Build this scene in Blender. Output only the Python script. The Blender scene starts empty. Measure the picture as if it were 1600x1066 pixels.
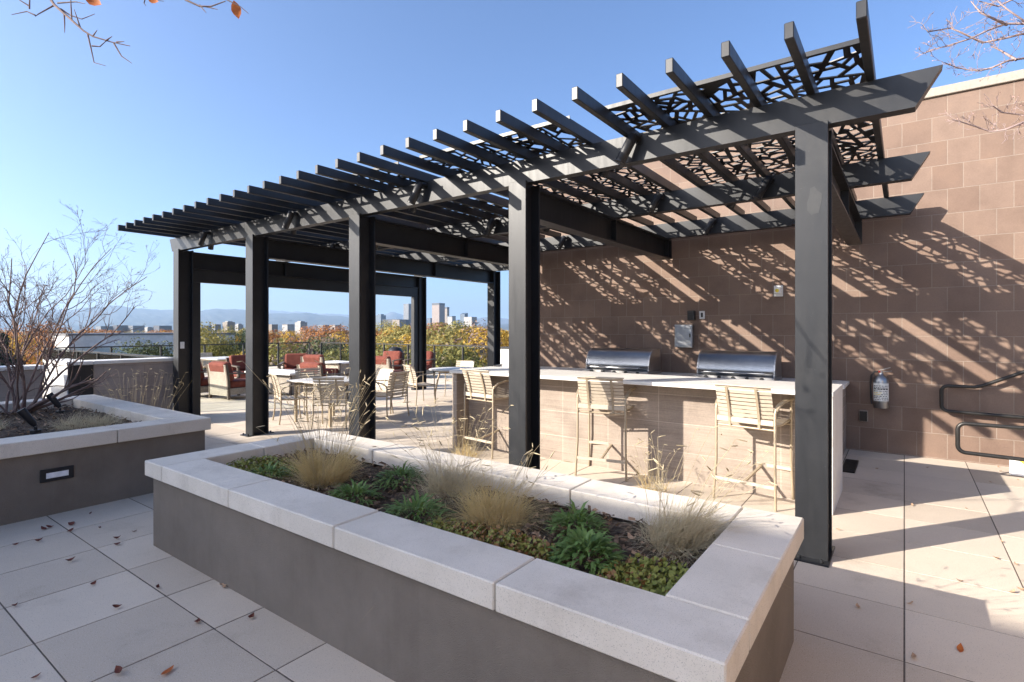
import bpy, bmesh, math, random
import numpy as np
from mathutils import Vector, Matrix, Euler
R = math.radians
sc = bpy.context.scene
col = sc.collection

# ------------------------------------------------------------------ camera
F_PX, HY, EYE = 842.5, 515.3, 1.62
YAW = math.atan((1413. - 800.) / F_PX)
cam = bpy.data.cameras.new('camera')
cam.sensor_width = 36.0
cam.lens = F_PX / 1600 * 36.0
cam.shift_y = (HY - 533.0) / 1600.0
cam.clip_start = 0.05
cam.clip_end = 80000
camo = bpy.data.objects.new('camera', cam)
camo.location = (0, 0, EYE)
camo.rotation_euler = (R(90), 0, YAW)
col.objects.link(camo)
sc.camera = camo

# ------------------------------------------------------------------ light
LDIR = Vector((0.74, 1.0, -0.577)).normalized()          # the way the sunlight travels
EL = math.asin(-LDIR.z)
AZ = math.atan2(-LDIR.x, -LDIR.y)
world = bpy.data.worlds.new('World')
sc.world = world
world.use_nodes = True
nt = world.node_tree
sky = nt.nodes.new('ShaderNodeTexSky')
sky.sky_type = 'NISHITA'
sky.sun_disc = False
sky.sun_elevation = EL
sky.sun_rotation = AZ
sky.altitude = 1600
sky.air_density = 0.85
sky.dust_density = 10.0
sky.ozone_density = 4.6
bg = nt.nodes['Background']
bg.inputs['Strength'].default_value = 0.130
nt.links.new(sky.outputs[0], bg.inputs[0])
sun = bpy.data.lights.new('sun', 'SUN')
sun.energy = 4.8
sun.angle = R(0.42)
sun.color = (1.0, 0.92, 0.81)
suno = bpy.data.objects.new('sun', sun)
suno.rotation_euler = LDIR.to_track_quat('-Z', 'Y').to_euler()
suno.location = (-10, -14, 12)
col.objects.link(suno)
sc.view_settings.view_transform = 'Standard'
sc.view_settings.look = 'None'
sc.view_settings.gamma = 1.0
sc.view_settings.use_curve_mapping = False
sc.view_settings.exposure = 1.36
sc.cycles.max_bounces = 10
sc.cycles.diffuse_bounces = 7
sc.cycles.volume_bounces = 0

# ------------------------------------------------------------------ helpers
def ray(px, py):
    """direction through a pixel of the 1600 px photograph, per metre of depth"""
    r = (px - 800.) / F_PX
    u = (HY - py) / F_PX
    a = YAW
    return Vector((-math.sin(a) + math.cos(a) * r, math.cos(a) + math.sin(a) * r, u))

def at_depth(px, py, d):
    v = ray(px, py) * d
    return Vector((v.x, v.y, EYE + v.z))

class MB:
    def __init__(s):
        s.v = []; s.f = []; s.m = []; s.sm = []
    def add(s, verts, faces, mi=0, smooth=False):
        b = len(s.v)
        s.v += [tuple(p) for p in verts]
        for f in faces:
            s.f.append(tuple(b + i for i in f)); s.m.append(mi); s.sm.append(smooth)
    def box(s, x0, y0, z0, x1, y1, z1, bev=0.0, mi=0, rot=None, org=None):
        if x0 > x1: x0, x1 = x1, x0
        if y0 > y1: y0, y1 = y1, y0
        if z0 > z1: z0, z1 = z1, z0
        bev = min(bev, (x1-x0)*.45, (y1-y0)*.45, (z1-z0)*.45)
        if bev <= 0:
            v = [(x, y, z) for z in (z0, z1) for y in (y0, y1) for x in (x0, x1)]
            f = [(0,2,3,1), (4,5,7,6), (0,1,5,4), (2,6,7,3), (0,4,6,2), (1,3,7,5)]
        else:
            bm = bmesh.new()
            bmesh.ops.create_cube(bm, size=1)
            for q in bm.verts:
                q.co = Vector(((x0+x1)/2 + q.co.x*(x1-x0), (y0+y1)/2 + q.co.y*(y1-y0), (z0+z1)/2 + q.co.z*(z1-z0)))
            bmesh.ops.bevel(bm, geom=list(bm.edges), offset=bev, segments=2 if bev > .012 else 1, affect='EDGES', profile=.5)
            bm.verts.index_update()
            v = [q.co.copy() for q in bm.verts]
            f = [[q.index for q in fc.verts] for fc in bm.faces]
            bm.free()
        if rot is not None:
            o = Vector(org) if org is not None else Vector((0, 0, 0))
            v = [o + rot @ (Vector(p) - o) for p in v]
        s.add(v, f, mi)
        return s
    def tube(s, pts, r, n=8, mi=0, caps=True):
        pts = [Vector(p) for p in pts]
        rs = r if isinstance(r, (list, tuple)) else [r] * len(pts)
        vs = []; up = None
        for i, p in enumerate(pts):
            a = pts[max(i-1, 0)]; b = pts[min(i+1, len(pts)-1)]
            t = (b - a)
            if t.length < 1e-9: t = Vector((0, 0, 1))
            t.normalize()
            if up is None:
                up = t.orthogonal().normalized()
            u = (up - t * up.dot(t))
            if u.length < 1e-6: u = t.orthogonal()
            u.normalize(); up = u
            w = t.cross(u)
            for k in range(n):
                an = 2 * math.pi * k / n
                vs.append(p + (u * math.cos(an) + w * math.sin(an)) * rs[i])
        fs = []
        for i in range(len(pts) - 1):
            for k in range(n):
                a = i*n + k; b = i*n + (k+1) % n
                fs.append((a, b, b+n, a+n))
        s.add(vs, fs, mi, True)
        if caps:
            s.add(vs[:n], [tuple(range(n-1, -1, -1))], mi)
            s.add(vs[-n:], [tuple(range(n))], mi)
        return s
    def bar(s, p0, p1, w, h, mi=0, up=(0, 0, 1)):
        p0 = Vector(p0); p1 = Vector(p1)
        t = (p1 - p0).normalized(); up = Vector(up)
        sd = t.cross(up)
        if sd.length < 1e-5: sd = t.orthogonal()
        sd.normalize(); u = sd.cross(t).normalized()
        v = []
        for p in (p0, p1):
            for a, b in ((-1,-1), (1,-1), (1,1), (-1,1)):
                v.append(p + sd*(a*w/2) + u*(b*h/2))
        s.add(v, [(0,1,2,3), (7,6,5,4), (0,4,5,1), (1,5,6,2), (2,6,7,3), (3,7,4,0)], mi)
        return s
    def prism(s, poly, axis, a0, a1, mi=0, smooth=False):
        """poly: list of 2-D points, extruded along axis ('x','y','z') from a0 to a1"""
        def p3(p, a):
            return {'x': (a, p[0], p[1]), 'y': (p[0], a, p[1]), 'z': (p[0], p[1], a)}[axis]
        n = len(poly)
        v = [p3(p, a0) for p in poly] + [p3(p, a1) for p in poly]
        s.add(v, [tuple(range(n-1, -1, -1)), tuple(range(n, 2*n))], mi)
        s.add(v, [(i, (i+1) % n, (i+1) % n + n, i + n) for i in range(n)], mi, smooth)
        return s
    def lathe(s, prof, n=20, org=(0, 0, 0), mi=0):
        v = []
        for r, z in prof:
            for k in range(n):
                a = 2*math.pi*k/n
                v.append((org[0] + r*math.cos(a), org[1] + r*math.sin(a), org[2] + z))
        f = []
        for i in range(len(prof)-1):
            for k in range(n):
                f.append((i*n+k, i*n+(k+1) % n, (i+1)*n+(k+1) % n, (i+1)*n+k))
        s.add(v, f, mi, True)
        s.add(v[:n], [tuple(range(n-1, -1, -1))], mi); s.add(v[-n:], [tuple(range(n))], mi)
        return s
    def mesh(s, name, mats):
        me = bpy.data.meshes.new(name)
        me.from_pydata(s.v, [], s.f)
        for m in (mats if isinstance(mats, (list, tuple)) else [mats]):
            me.materials.append(m)
        me.polygons.foreach_set('material_index', s.m)
        me.polygons.foreach_set('use_smooth', s.sm)
        me.update()
        bm = bmesh.new(); bm.from_mesh(me)
        if len(bm.faces) < 60000:
            bmesh.ops.recalc_face_normals(bm, faces=bm.faces)
            bm.to_mesh(me)
        bm.free()
        return me
    def build(s, name, mats, parent=None):
        return obj(name, s.mesh(name, mats), parent)

def obj(name, data, parent=None):
    o = bpy.data.objects.new(name, data)
    col.objects.link(o)
    if parent is not None: o.parent = parent
    return o

def tag(o, label=None, cat=None, group=None, kind=None):
    if label: o['label'] = label
    if cat: o['category'] = cat
    if group: o['group'] = group
    if kind: o['kind'] = kind
    return o

def thing(name, label, cat, loc=(0, 0, 0), rz=0.0, group=None):
    o = bpy.data.objects.new(name, None)
    o.empty_display_size = .1
    col.objects.link(o)
    o.location = loc; o.rotation_euler = (0, 0, rz)
    return tag(o, label, cat, group)

def dup(o, loc=None, rz=None, label=None, group=None, parent=None):
    c = o.copy(); col.objects.link(c)
    if parent is not None: c.parent = parent
    if loc is not None: c.location = loc
    if rz is not None: c.rotation_euler = (0, 0, rz)
    if label: c['label'] = label
    if group: c['group'] = group
    for ch in list(o.children):
        dup(ch, parent=c)
    return c

# ------------------------------------------------------------------ materials
def new_mat(name):
    m = bpy.data.materials.new(name); m.use_nodes = True
    n = m.node_tree.nodes; l = m.node_tree.links
    return m, n, l, n['Principled BSDF']

def coords(n, l, scale=(1, 1, 1), loc=(0, 0, 0), kind='Object'):
    tc = n.new('ShaderNodeTexCoord'); mp = n.new('ShaderNodeMapping')
    mp.inputs['Scale'].default_value = scale; mp.inputs['Location'].default_value = loc
    l.new(tc.outputs[kind], mp.inputs[0])
    return mp.outputs[0]

def world_pos(n, l, scale=(1, 1, 1), loc=(0, 0, 0)):
    g = n.new('ShaderNodeNewGeometry'); mp = n.new('ShaderNodeMapping')
    mp.inputs['Scale'].default_value = scale; mp.inputs['Location'].default_value = loc
    l.new(g.outputs['Position'], mp.inputs[0])
    return mp.outputs[0]

def ramp(n, l, src, stops):
    r = n.new('ShaderNodeValToRGB')
    e = r.color_ramp.elements
    while len(e) < len(stops): e.new(.5)
    for i, (p, c) in enumerate(stops):
        e[i].position = p; e[i].color = (*c, 1)
    l.new(src, r.inputs[0])
    return r.outputs[0]

def noise(n, l, vec, scale, detail=4, rough=.6):
    t = n.new('ShaderNodeTexNoise')
    t.inputs['Scale'].default_value = scale; t.inputs['Detail'].default_value = detail
    t.inputs['Roughness'].default_value = rough
    l.new(vec, t.inputs['Vector'])
    return t.outputs['Fac']

def mixc(n, l, a, b, fac, mode='MIX'):
    m = n.new('ShaderNodeMix'); m.data_type = 'RGBA'; m.blend_type = mode
    for i, x in ((6, a), (7, b)):
        if isinstance(x, tuple): m.inputs[i].default_value = (*x, 1)
        else: l.new(x, m.inputs[i])
    if isinstance(fac, float): m.inputs[0].default_value = fac
    else: l.new(fac, m.inputs[0])
    return m.outputs[2]

def bump(n, l, h, strength, dist, bsdf, prev=None):
    b = n.new('ShaderNodeBump')
    b.inputs['Strength'].default_value = strength; b.inputs['Distance'].default_value = dist
    l.new(h, b.inputs['Height'])
    if prev is not None: l.new(prev, b.inputs['Normal'])
    l.new(b.outputs[0], bsdf.inputs['Normal'])
    return b.outputs[0]

def grain_mat(name, c1, c2, scale=6, fine=250, rough=.8, bstr=.3, bdist=.003, spec=.3, speck=None, wide=.9):
    """mottled colour at two sizes with a fine grain"""
    m, n, l, b = new_mat(name)
    p = world_pos(n, l)
    a = noise(n, l, p, scale, 5, .6)
    base = ramp(n, l, a, [(.32, c1), (.68, c2)])
    bigf = noise(n, l, p, wide, 3, .5)
    big = ramp(n, l, bigf, [(.3, (.86, .86, .86)), (.7, (1.08, 1.08, 1.08))])
    base = mixc(n, l, base, big, 1.0, 'MULTIPLY')
    g = noise(n, l, p, fine, 2, .5)
    if speck:
        s = ramp(n, l, g, [(.60, (0, 0, 0)), (.70, (1, 1, 1))])
        base = mixc(n, l, base, speck, s)
        s2 = noise(n, l, p, fine*.7, 2, .5)
        s2 = ramp(n, l, s2, [(.30, (1, 1, 1)), (.40, (0, 0, 0))])
        base = mixc(n, l, base, tuple(x*.6 for x in c1), s2)
    l.new(base, b.inputs['Base Color'])
    b.inputs['Roughness'].default_value = rough
    b.inputs['Specular IOR Level'].default_value = spec
    nm = bump(n, l, g, bstr, bdist, b)
    return m

def flat_mat(name, c, rough=.6, metal=0.0, spec=.4, var=.12, scale=30):
    m, n, l, b = new_mat(name)
    p = coords(n, l)
    a = noise(n, l, p, scale, 4, .6)
    base = ramp(n, l, a, [(.3, tuple(x*(1-var) for x in c)), (.7, tuple(min(1, x*(1+var)) for x in c))])
    l.new(base, b.inputs['Base Color'])
    rr = ramp(n, l, a, [(.3, (rough*.85,)*3), (.7, (min(1, rough*1.15),)*3)])
    l.new(rr, b.inputs['Roughness'])
    b.inputs['Metallic'].default_value = metal
    b.inputs['Specular IOR Level'].default_value = spec
    return m

M = {}
def stained(m, lo, z_scale, sc_, amt):
    """rain streaks and blotches over a finished material"""
    n = m.node_tree.nodes; l = m.node_tree.links; b = n['Principled BSDF']
    src = b.inputs['Base Color'].links[0].from_socket
    p = world_pos(n, l, (1, 1, z_scale))
    f = noise(n, l, p, sc_, 6, .7)
    st = ramp(n, l, f, [(lo, amt), (lo+.16, (1, 1, 1))])
    l.new(mixc(n, l, src, st, 1.0, 'MULTIPLY'), b.inputs['Base Color'])
    p2 = world_pos(n, l); f2 = noise(n, l, p2, sc_*.9, 8, .75)
    s2 = ramp(n, l, f2, [(.34, tuple(.5+.5*x for x in amt)), (.46, (1, 1, 1)), (.62, (1, 1, 1)), (.72, (1.10, 1.09, 1.07))])
    l.new(mixc(n, l, b.inputs['Base Color'].links[0].from_socket, s2, 1.0, 'MULTIPLY'), b.inputs['Base Color'])
    return m
M['stucco'] = stained(grain_mat('taupe_stucco', (.185, .155, .126), (.215, .182, .15), 5, 210, .9, 1.0, .006), .34, .12, 3.5, (.91, .905, .90))
M['coping'] = stained(grain_mat('cast_stone', (.61, .55, .465), (.69, .625, .54), 3, 420, .8, .35, .0025, speck=(.68, .64, .59)), .32, .6, 2.4, (.84, .83, .82))
M['mulch'] = grain_mat('dark_mulch', (.05, .034, .025), (.14, .10, .072), 40, 160, .95, 1.0, .02)
M['grey_render'] = grain_mat('pale_grey_render', (.50, .49, .47), (.58, .57, .55), 3, 200, .85, .2, .002)

# paving: each slab its own tone
m, n, l, b = new_mat('paver_concrete')
g = n.new('ShaderNodeNewGeometry')
sn = n.new('ShaderNodeVectorMath'); sn.operation = 'FLOOR'
mp = n.new('ShaderNodeMapping'); mp.inputs['Scale'].default_value = (1/.605, 1/.614, 0)
mp.inputs['Location'].default_value = (0, -.80/.614, 0)
l.new(g.outputs['Position'], mp.inputs[0]); l.new(mp.outputs[0], sn.inputs[0])
wn = n.new('ShaderNodeTexWhiteNoise'); l.new(sn.outputs[0], wn.inputs['Vector'])
tone = ramp(n, l, wn.outputs['Value'], [(0, (.475, .40, .318)), (.5, (.54, .458, .366)), (1, (.59, .505, .408))])
p = world_pos(n, l)
sp = noise(n, l, p, 210, 2, .5)
w_ = ramp(n, l, sp, [(.60, (0, 0, 0)), (.72, (1, 1, 1))])
c = mixc(n, l, tone, (.66, .60, .54), w_)
sp2 = noise(n, l, p, 170, 2, .5)
d_ = ramp(n, l, sp2, [(.28, (1, 1, 1)), (.38, (0, 0, 0))])
c = mixc(n, l, c, (.26, .21, .18), d_)
st = noise(n, l, p, 1.3, 6, .65)
st = ramp(n, l, st, [(.28, (.76, .75, .74)), (.42, (.97, .97, .97)), (.7, (1.05, 1.05, 1.05))])
c = mixc(n, l, c, st, 1.0, 'MULTIPLY')
l.new(c, b.inputs['Base Color'])
b.inputs['Roughness'].default_value = .85
b.inputs['Specular IOR Level'].default_value = .25
bump(n, l, sp, .35, .003, b)
M['paver'] = m
M['joint'] = grain_mat('joint_grit', (.085, .07, .058), (.16, .13, .11), 30, 200, .95, .6, .004)

def brick_mat(name, w, h, off, c1, c2, mortar, msize, axis='xz', loc=(0, 0), bstr=.6, streak=None, rough=.75):
    m, n, l, b = new_mat(name)
    g = n.new('ShaderNodeNewGeometry')
    sx = n.new('ShaderNodeSeparateXYZ'); l.new(g.outputs['Position'], sx.inputs[0])
    cb = n.new('ShaderNodeCombineXYZ')
    if axis == 'xz': l.new(sx.outputs[0], cb.inputs[0])
    elif axis == 'yz': l.new(sx.outputs[1], cb.inputs[0])
    else:
        ad = n.new('ShaderNodeMath'); ad.operation = 'ADD'
        l.new(sx.outputs[0], ad.inputs[0]); l.new(sx.outputs[1], ad.inputs[1]); l.new(ad.outputs[0], cb.inputs[0])
    l.new(sx.outputs[2], cb.inputs[1])
    mp = n.new('ShaderNodeMapping'); mp.inputs['Location'].default_value = (loc[0], loc[1], 0)
    l.new(cb.outputs[0], mp.inputs[0])
    bt = n.new('ShaderNodeTexBrick')
    bt.offset = off
    bt.inputs['Color1'].default_value = (*c1, 1); bt.inputs['Color2'].default_value = (*c2, 1)
    bt.inputs['Mortar'].default_value = (*mortar, 1)
    bt.inputs['Scale'].default_value = 1.0
    bt.inputs['Mortar Size'].default_value = msize
    bt.inputs['Mortar Smooth'].default_value = .15
    bt.inputs['Brick Width'].default_value = w; bt.inputs['Row Height'].default_value = h
    l.new(mp.outputs[0], bt.inputs['Vector'])
    p = world_pos(n, l)
    mo = noise(n, l, p, 2.6, 7, .62)
    mo = ramp(n, l, mo, [(.30, (.80, .79, .79)), (.52, (1.0, 1.0, 1.0)), (.72, (1.12, 1.10, 1.06))])
    c = mixc(n, l, bt.outputs['Color'], mo, 1.0, 'MULTIPLY')
    fine = noise(n, l, p, 60, 4, .6)
    fr = ramp(n, l, fine, [(.3, (.90, .90, .90)), (.7, (1.06, 1.06, 1.06))])
    c = mixc(n, l, c, fr, 1.0, 'MULTIPLY')
    if streak:
        ps = world_pos(n, l, (1.2, 1.2, 55))
        s = noise(n, l, ps, 1.5, 5, .65)
        s = ramp(n, l, s, [(.3, streak[0]), (.5, (1, 1, 1)), (.7, streak[1])])
        c = mixc(n, l, c, s, 1.0, 'MULTIPLY')
    l.new(c, b.inputs['Base Color'])
    b.inputs['Roughness'].default_value = rough
    b.inputs['Specular IOR Level'].default_value = .3
    iv = n.new('ShaderNodeMath'); iv.operation = 'SUBTRACT'; iv.inputs[0].default_value = 1
    l.new(bt.outputs['Fac'], iv.inputs[1])
    pv = bump(n, l, fine, .15, .003, b)
    bump(n, l, iv.outputs[0], bstr, .004, b, pv)
    return m

M['wall_tile'] = brick_mat('brown_wall_tile', .305, .305, .5, (.172, .114, .085), (.208, .145, .111), (.25, .195, .155), .0045, 'xz', (-.28, -.013))
M['bar_tile'] = brick_mat('striated_bar_tile', .61, .305, .0, (.275, .225, .185), (.325, .27, .222), (.42, .36, .30), .004, 'sum', (.1, 0), .4,
                          ((.80, .77, .74), (1.12, 1.11, 1.09)))
M['counter_tile'] = brick_mat('stacked_taupe_tile', .40, .15, .5, (.25, .20, .165), (.31, .255, .215), (.40, .35, .31), .004, 'sum', (0, 0), .5,
                              ((.85, .83, .81), (1.08, 1.07, 1.06)))
M['low_tile'] = brick_mat('low_wall_block', .60, .20, .5, (.30, .25, .215), (.34, .285, .25), (.24, .2, .175), .0035, 'sum', (.1, 0), .5)

# dark painted steel
m, n, l, b = new_mat('charcoal_steel')
p = world_pos(n, l)
a = noise(n, l, p, 3.5, 6, .65)
cc = ramp(n, l, a, [(.3, (.012, .013, .015)), (.7, (.018, .019, .022))])
l.new(cc, b.inputs['Base Color'])
pz = world_pos(n, l, (6, 6, .7))
a2 = noise(n, l, pz, 4, 5, .6)
rr = ramp(n, l, a2, [(.3, (.37,)*3), (.7, (.47,)*3)])
l.new(rr, b.inputs['Roughness'])
b.inputs['Specular IOR Level'].default_value = .42
sk = noise(n, l, p, 95, 2, .5)
sk = ramp(n, l, sk, [(.765, (0, 0, 0)), (.79, (.6, .6, .6))])
dz_ = noise(n, l, p, 1.1, 7, .7)
dz_ = ramp(n, l, dz_, [(.52, (0, 0, 0)), (.75, (.35, .35, .35))])
l.new(mixc(n, l, mixc(n, l, cc, (.055, .053, .050), dz_), (.16, .16, .155), sk), b.inputs['Base Color'])
fi = noise(n, l, p, 260, 2, .5)
bump(n, l, fi, .08, .002, b)
M['steel'] = m

M['black'] = flat_mat('matt_black_metal', (.014, .014, .016), .45)
M['rail_metal'] = flat_mat('dark_bronze_rail', (.04, .038, .036), .38, .6)
M['stainless'] = flat_mat('brushed_stainless', (.32, .33, .345), .32, 1.0, var=.06, scale=8)
M['stainless_dull'] = flat_mat('dull_stainless', (.50, .49, .48), .38, 1.0, var=.08, scale=10)
M['slab'] = grain_mat('pale_counter_slab', (.66, .63, .58), (.72, .69, .64), 5, 300, .45, .05, .001, .45)
M['strap'] = flat_mat('champagne_strap', (.47, .40, .31), .5, 0, .4, .08)
M['frame'] = flat_mat('champagne_metal', (.36, .29, .20), .42, .25, .5, .08)
M['table_top'] = grain_mat('pale_table_top', (.50, .47, .43), (.58, .55, .51), 12, 250, .4, .05, .001, .5)
M['wicker'] = brick_mat('woven_wicker', .03, .012, .5, (.42, .37, .30), (.50, .445, .37), (.17, .14, .11), .0015, 'sum', (0, 0), .5)
M['wicker_frame'] = flat_mat('brown_frame', (.10, .075, .055), .55)
M['cushion'] = grain_mat('brick_red_cushion', (.155, .045, .032), (.21, .065, .046), 8, 400, .9, .3, .003, .2)
M['white_plastic'] = flat_mat('white_plastic', (.72, .71, .68), .4)
M['lens'] = flat_mat('frosted_lens', (.70, .72, .75), .35)
M['label'] = flat_mat('silver_label', (.70, .70, .66), .4)
M['yellow'] = flat_mat('yellow_label', (.75, .58, .06), .5)
M['red'] = flat_mat('red_plastic', (.5, .03, .02), .4)
M['sign_white'] = flat_mat('painted_white', (.78, .78, .76), .5)

def leaf_mat(name, c1, c2, trans=.35, rough=.6, scale=3.0):
    m, n, l, b = new_mat(name)
    p = world_pos(n, l)
    a = noise(n, l, p, scale, 4, .6)
    c = ramp(n, l, a, [(.3, c1), (.7, c2)])
    l.new(c, b.inputs['Base Color'])
    b.inputs['Roughness'].default_value = rough
    b.inputs['Specular IOR Level'].default_value = .25
    if trans:
        tr = n.new('ShaderNodeBsdfTranslucent'); l.new(c, tr.inputs[0])
        mx = n.new('ShaderNodeMixShader'); mx.inputs[0].default_value = trans
        l.new(b.outputs[0], mx.inputs[1]); l.new(tr.outputs[0], mx.inputs[2])
        l.new(mx.outputs[0], n['Material Output'].inputs[0])
    return m

M['straw'] = leaf_mat('dry_straw', (.50, .38, .17), (.68, .54, .28), .3, .6, 9)
M['straw_pale'] = leaf_mat('pale_straw', (.50, .41, .25), (.62, .53, .36), .25, .6, 9)
M['straw_grey'] = leaf_mat('grey_straw', (.47, .40, .26), (.60, .52, .36), .25, .7, 9)
M['perennial'] = leaf_mat('perennial_green', (.09, .17, .045), (.19, .28, .085), .25, .45, 30)
M['sedum'] = leaf_mat('sedum_green', (.16, .19, .04), (.27, .26, .06), .2, .5, 14)
M['sedum_red'] = leaf_mat('sedum_red', (.20, .09, .04), (.28, .16, .06), .2, .5, 14)
M['dead_leaf'] = leaf_mat('dead_leaf_brown', (.12, .036, .028), (.18, .06, .04), .15, .6, 25)
M['tan_leaf'] = leaf_mat('tan_leaf', (.36, .22, .13), (.48, .33, .22), .15, .6, 25)
M['orange_leaf'] = leaf_mat('orange_leaf', (.42, .10, .025), (.50, .16, .04), .35, .5, 25)
M['bark'] = grain_mat('grey_brown_bark', (.13, .088, .078), (.22, .155, .138), 14, 160, .85, .6, .004)
M['bark_pale'] = grain_mat('pink_grey_bark', (.27, .19, .175), (.37, .28, .26), 14, 160, .8, .5, .004)
M['chip'] = leaf_mat('wood_chip', (.06, .038, .026), (.20, .135, .09), 0, .9, 40)
M['glass'] = None
m, n, l, b = new_mat('rail_glass')
gl = n.new('ShaderNodeBsdfGlossy'); gl.inputs['Roughness'].default_value = .02
tp = n.new('ShaderNodeBsdfTransparent'); tp.inputs[0].default_value = (.86, .90, .88, 1)
fz = n.new('ShaderNodeLayerWeight'); fz.inputs[0].default_value = .12
mx = n.new('ShaderNodeMixShader')
l.new(fz.outputs['Fresnel'], mx.inputs[0]); l.new(tp.outputs[0], mx.inputs[1]); l.new(gl.outputs[0], mx.inputs[2])
l.new(mx.outputs[0], n['Material Output'].inputs[0])
M['glass'] = m

# ------------------------------------------------------------------ ground and paving
GZ = -14.0
mb = MB()
rr_ = [0, 30, 80, 200, 600, 2000, 8000, 45000]
mb.add([(-30000, -20000, GZ), (15000, -20000, GZ), (15000, 45000, GZ), (-30000, 45000, GZ)], [(0, 1, 2, 3)])
M['ground'] = grain_mat('dry_town_ground', (.10, .09, .05), (.22, .18, .12), .03, 3, .95, .0, .001, wide=.004)
tag(mb.build('ground', M['ground']), kind='structure')

PX0, PX1, PY0, PY1 = -38, 16, -21, 23            # paver index ranges
def paver_mesh():
    mb = MB(); rnd = random.Random(4)
    for i in range(PX0, PX1):
        for j in range(PY0, PY1):
            g = .0042
            x0 = i*.605 + g + rnd.uniform(-.0008, .0008); x1 = (i+1)*.605 - g
            y0 = .80 + j*.614 + g + rnd.uniform(-.001, .001); y1 = .80 + (j+1)*.614 - g
            if y0 > 8.6 and x1 > -5.9: continue
            dz = rnd.uniform(-.0006, .0006); c = .0010
            v = [(x0, y0, -.05), (x1, y0, -.05), (x1, y1, -.05), (x0, y1, -.05),
                 (x0, y0, dz-c), (x1, y0, dz-c), (x1, y1, dz-c), (x0, y1, dz-c),
                 (x0+c, y0+c, dz), (x1-c, y0+c, dz), (x1-c, y1-c, dz), (x0+c, y1-c, dz)]
            f = [(8, 9, 10, 11)]
            for k in range(4):
                k2 = (k+1) % 4
                f += [(k, k2, 4+k2, 4+k), (4+k, 4+k2, 8+k2, 8+k)]
            mb.add(v, f)
    return mb
tag(paver_mesh().build('pavement', M['paver']), kind='structure')
mb = MB()
mb.box(PX0*.605, .80+PY0*.614, GZ, PX1*.605, .80+PY1*.614, -.0022)
tag(mb.build('roof_deck_base', M['joint']), 'roof slab of the terrace under the square pavers', 'roof deck', kind='structure')

# ------------------------------------------------------------------ buildings of the terrace
t = thing('tiled_wall', 'tall brown square-tiled wall with metal coping behind the bar', 'wall', (0, 8.6, 0))
WY, WX0, WX1, WTOP = 8.596, -5.9, 9.5, 4.537
mb = MB(); mb.box(WX0, 0, 0, WX1, .4, WTOP); mb.build('wall', M['wall_tile'], t)
mb = MB(); mb.box(WX0-.03, -.035, WTOP+.003, WX1, .44, WTOP+.115, .006); mb.build('coping', flat_mat('tan_metal_coping', (.30, .265, .22), .55, .0), t)

t = thing('shade_building', 'unseen pale building wing behind the terrace, sized and set to shade the near planters', 'building', (0, -11, 0))  # out of view; height, width and distance chosen for the shade it casts
BH = (4.02+11)*.577
mb = MB(); mb.box(-22, -5, 0, -7.55, 0, BH-.09); mb.build('wall', M['grey_render'], t)
mb = MB(); mb.box(-22.05, -5.05, BH-.087, -7.5, .0, BH, .006); mb.build('coping', M['coping'], t)

t = thing('bounce_wall', 'unseen tan wall right of the terrace, added to bounce warm sunlight onto the planter', 'wall', (2.1, 0, 0))  # out-of-view wall added to throw warm sunlight back at the planter end
mb = MB(); mb.box(0, -3.2, 0, .3, 4.0, 3.2); mb.build('wall', grain_mat('tan_render', (.58, .43, .30), (.66, .50, .36), 3, 200, .85, .2, .002), t)
mb = MB(); mb.box(-.04, -3.25, 3.203, .34, 4.05, 3.28, .006); mb.build('coping', M['coping'], t)

# ------------------------------------------------------------------ pergola
PY = 4.31
PXS = [-0.53, -3.075, -5.59, -8.12, -10.66]
BEAMS = [4.335, 6.37, 8.27, 10.40]
ZB0, ZB1 = 3.055, 3.288
RX0, RDX = -0.185, -0.3505
perg = thing('pergola', 'large charcoal steel pergola with slanted-cut beams and cut-out shade panels', 'pergola', (-5.4, 4.31, 0))
PO = Vector((-5.4, 4.31, 0))
def pbuild(mb, name, mat=None, parent=None):
    mb.v = [(x-PO.x, y-PO.y, z-PO.z) for x, y, z in mb.v]
    return mb.build(name, mat or M['steel'], parent or perg)
def h_column(x, y, zt, fw=.205, d=.26, tf=.02, tw=.016):
    mb = MB()
    mb.box(x-fw/2, y, 0, x+fw/2, y+tf, zt, .002)
    mb.box(x-fw/2, y+d-tf, 0, x+fw/2, y+d, zt, .002)
    mb.box(x-tw/2, y+tf-.001, 0, x+tw/2, y+d-tf+.001, zt-.001)
    return mb
for x in PXS:
    pbuild(h_column(x, PY, 3.075), 'post')
for x in PXS[3:]:
    pbuild(h_column(x, 10.28, 3.05), 'post')
# main beams, their ends cut on the slant
for i, y in enumerate(BEAMS):
    xr = .197 if i < 3 else -5.95
    xl = -10.98
    yy0, yy1 = y, y + .105
    mb = MB()
    poly = [(xl, ZB1), (xr, ZB1), (xr-.14, ZB0), (xl+.10, ZB0)]
    mb.prism(poly, 'y', yy0, yy1)
    pbuild(mb, 'beam')
# cross beams (I sections) under the main beams
def i_beam_y(x, y0, y1, z0, z1, fw=.165, tf=.018, tw=.014):
    mb = MB()
    mb.box(x-fw/2, y0, z0, x+fw/2, y1, z0+tf)
    mb.box(x-fw/2, y0, z1-tf, x+fw/2, y1, z1)
    mb.box(x-tw/2, y0, z0+tf-.001, x+tw/2, y1, z1-tf+.001)
    for yb in BEAMS:
        if y0 < yb < y1 - .05:
            for s in (-1, 1):
                mb.box(x+s*tw/2, yb+.03, z0+tf, x+s*(fw/2-.004), yb+.045, z1-tf)
    mb.box(x-fw/2, y1, z0, x+fw/2, y1+.014, z1)
    return mb
for i, x in enumerate(PXS):
    y1 = 8.42 if i < 3 else 10.275
    pbuild(i_beam_y(x, PY+.262, y1, 2.742, 3.05), 'cross_beam')
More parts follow.
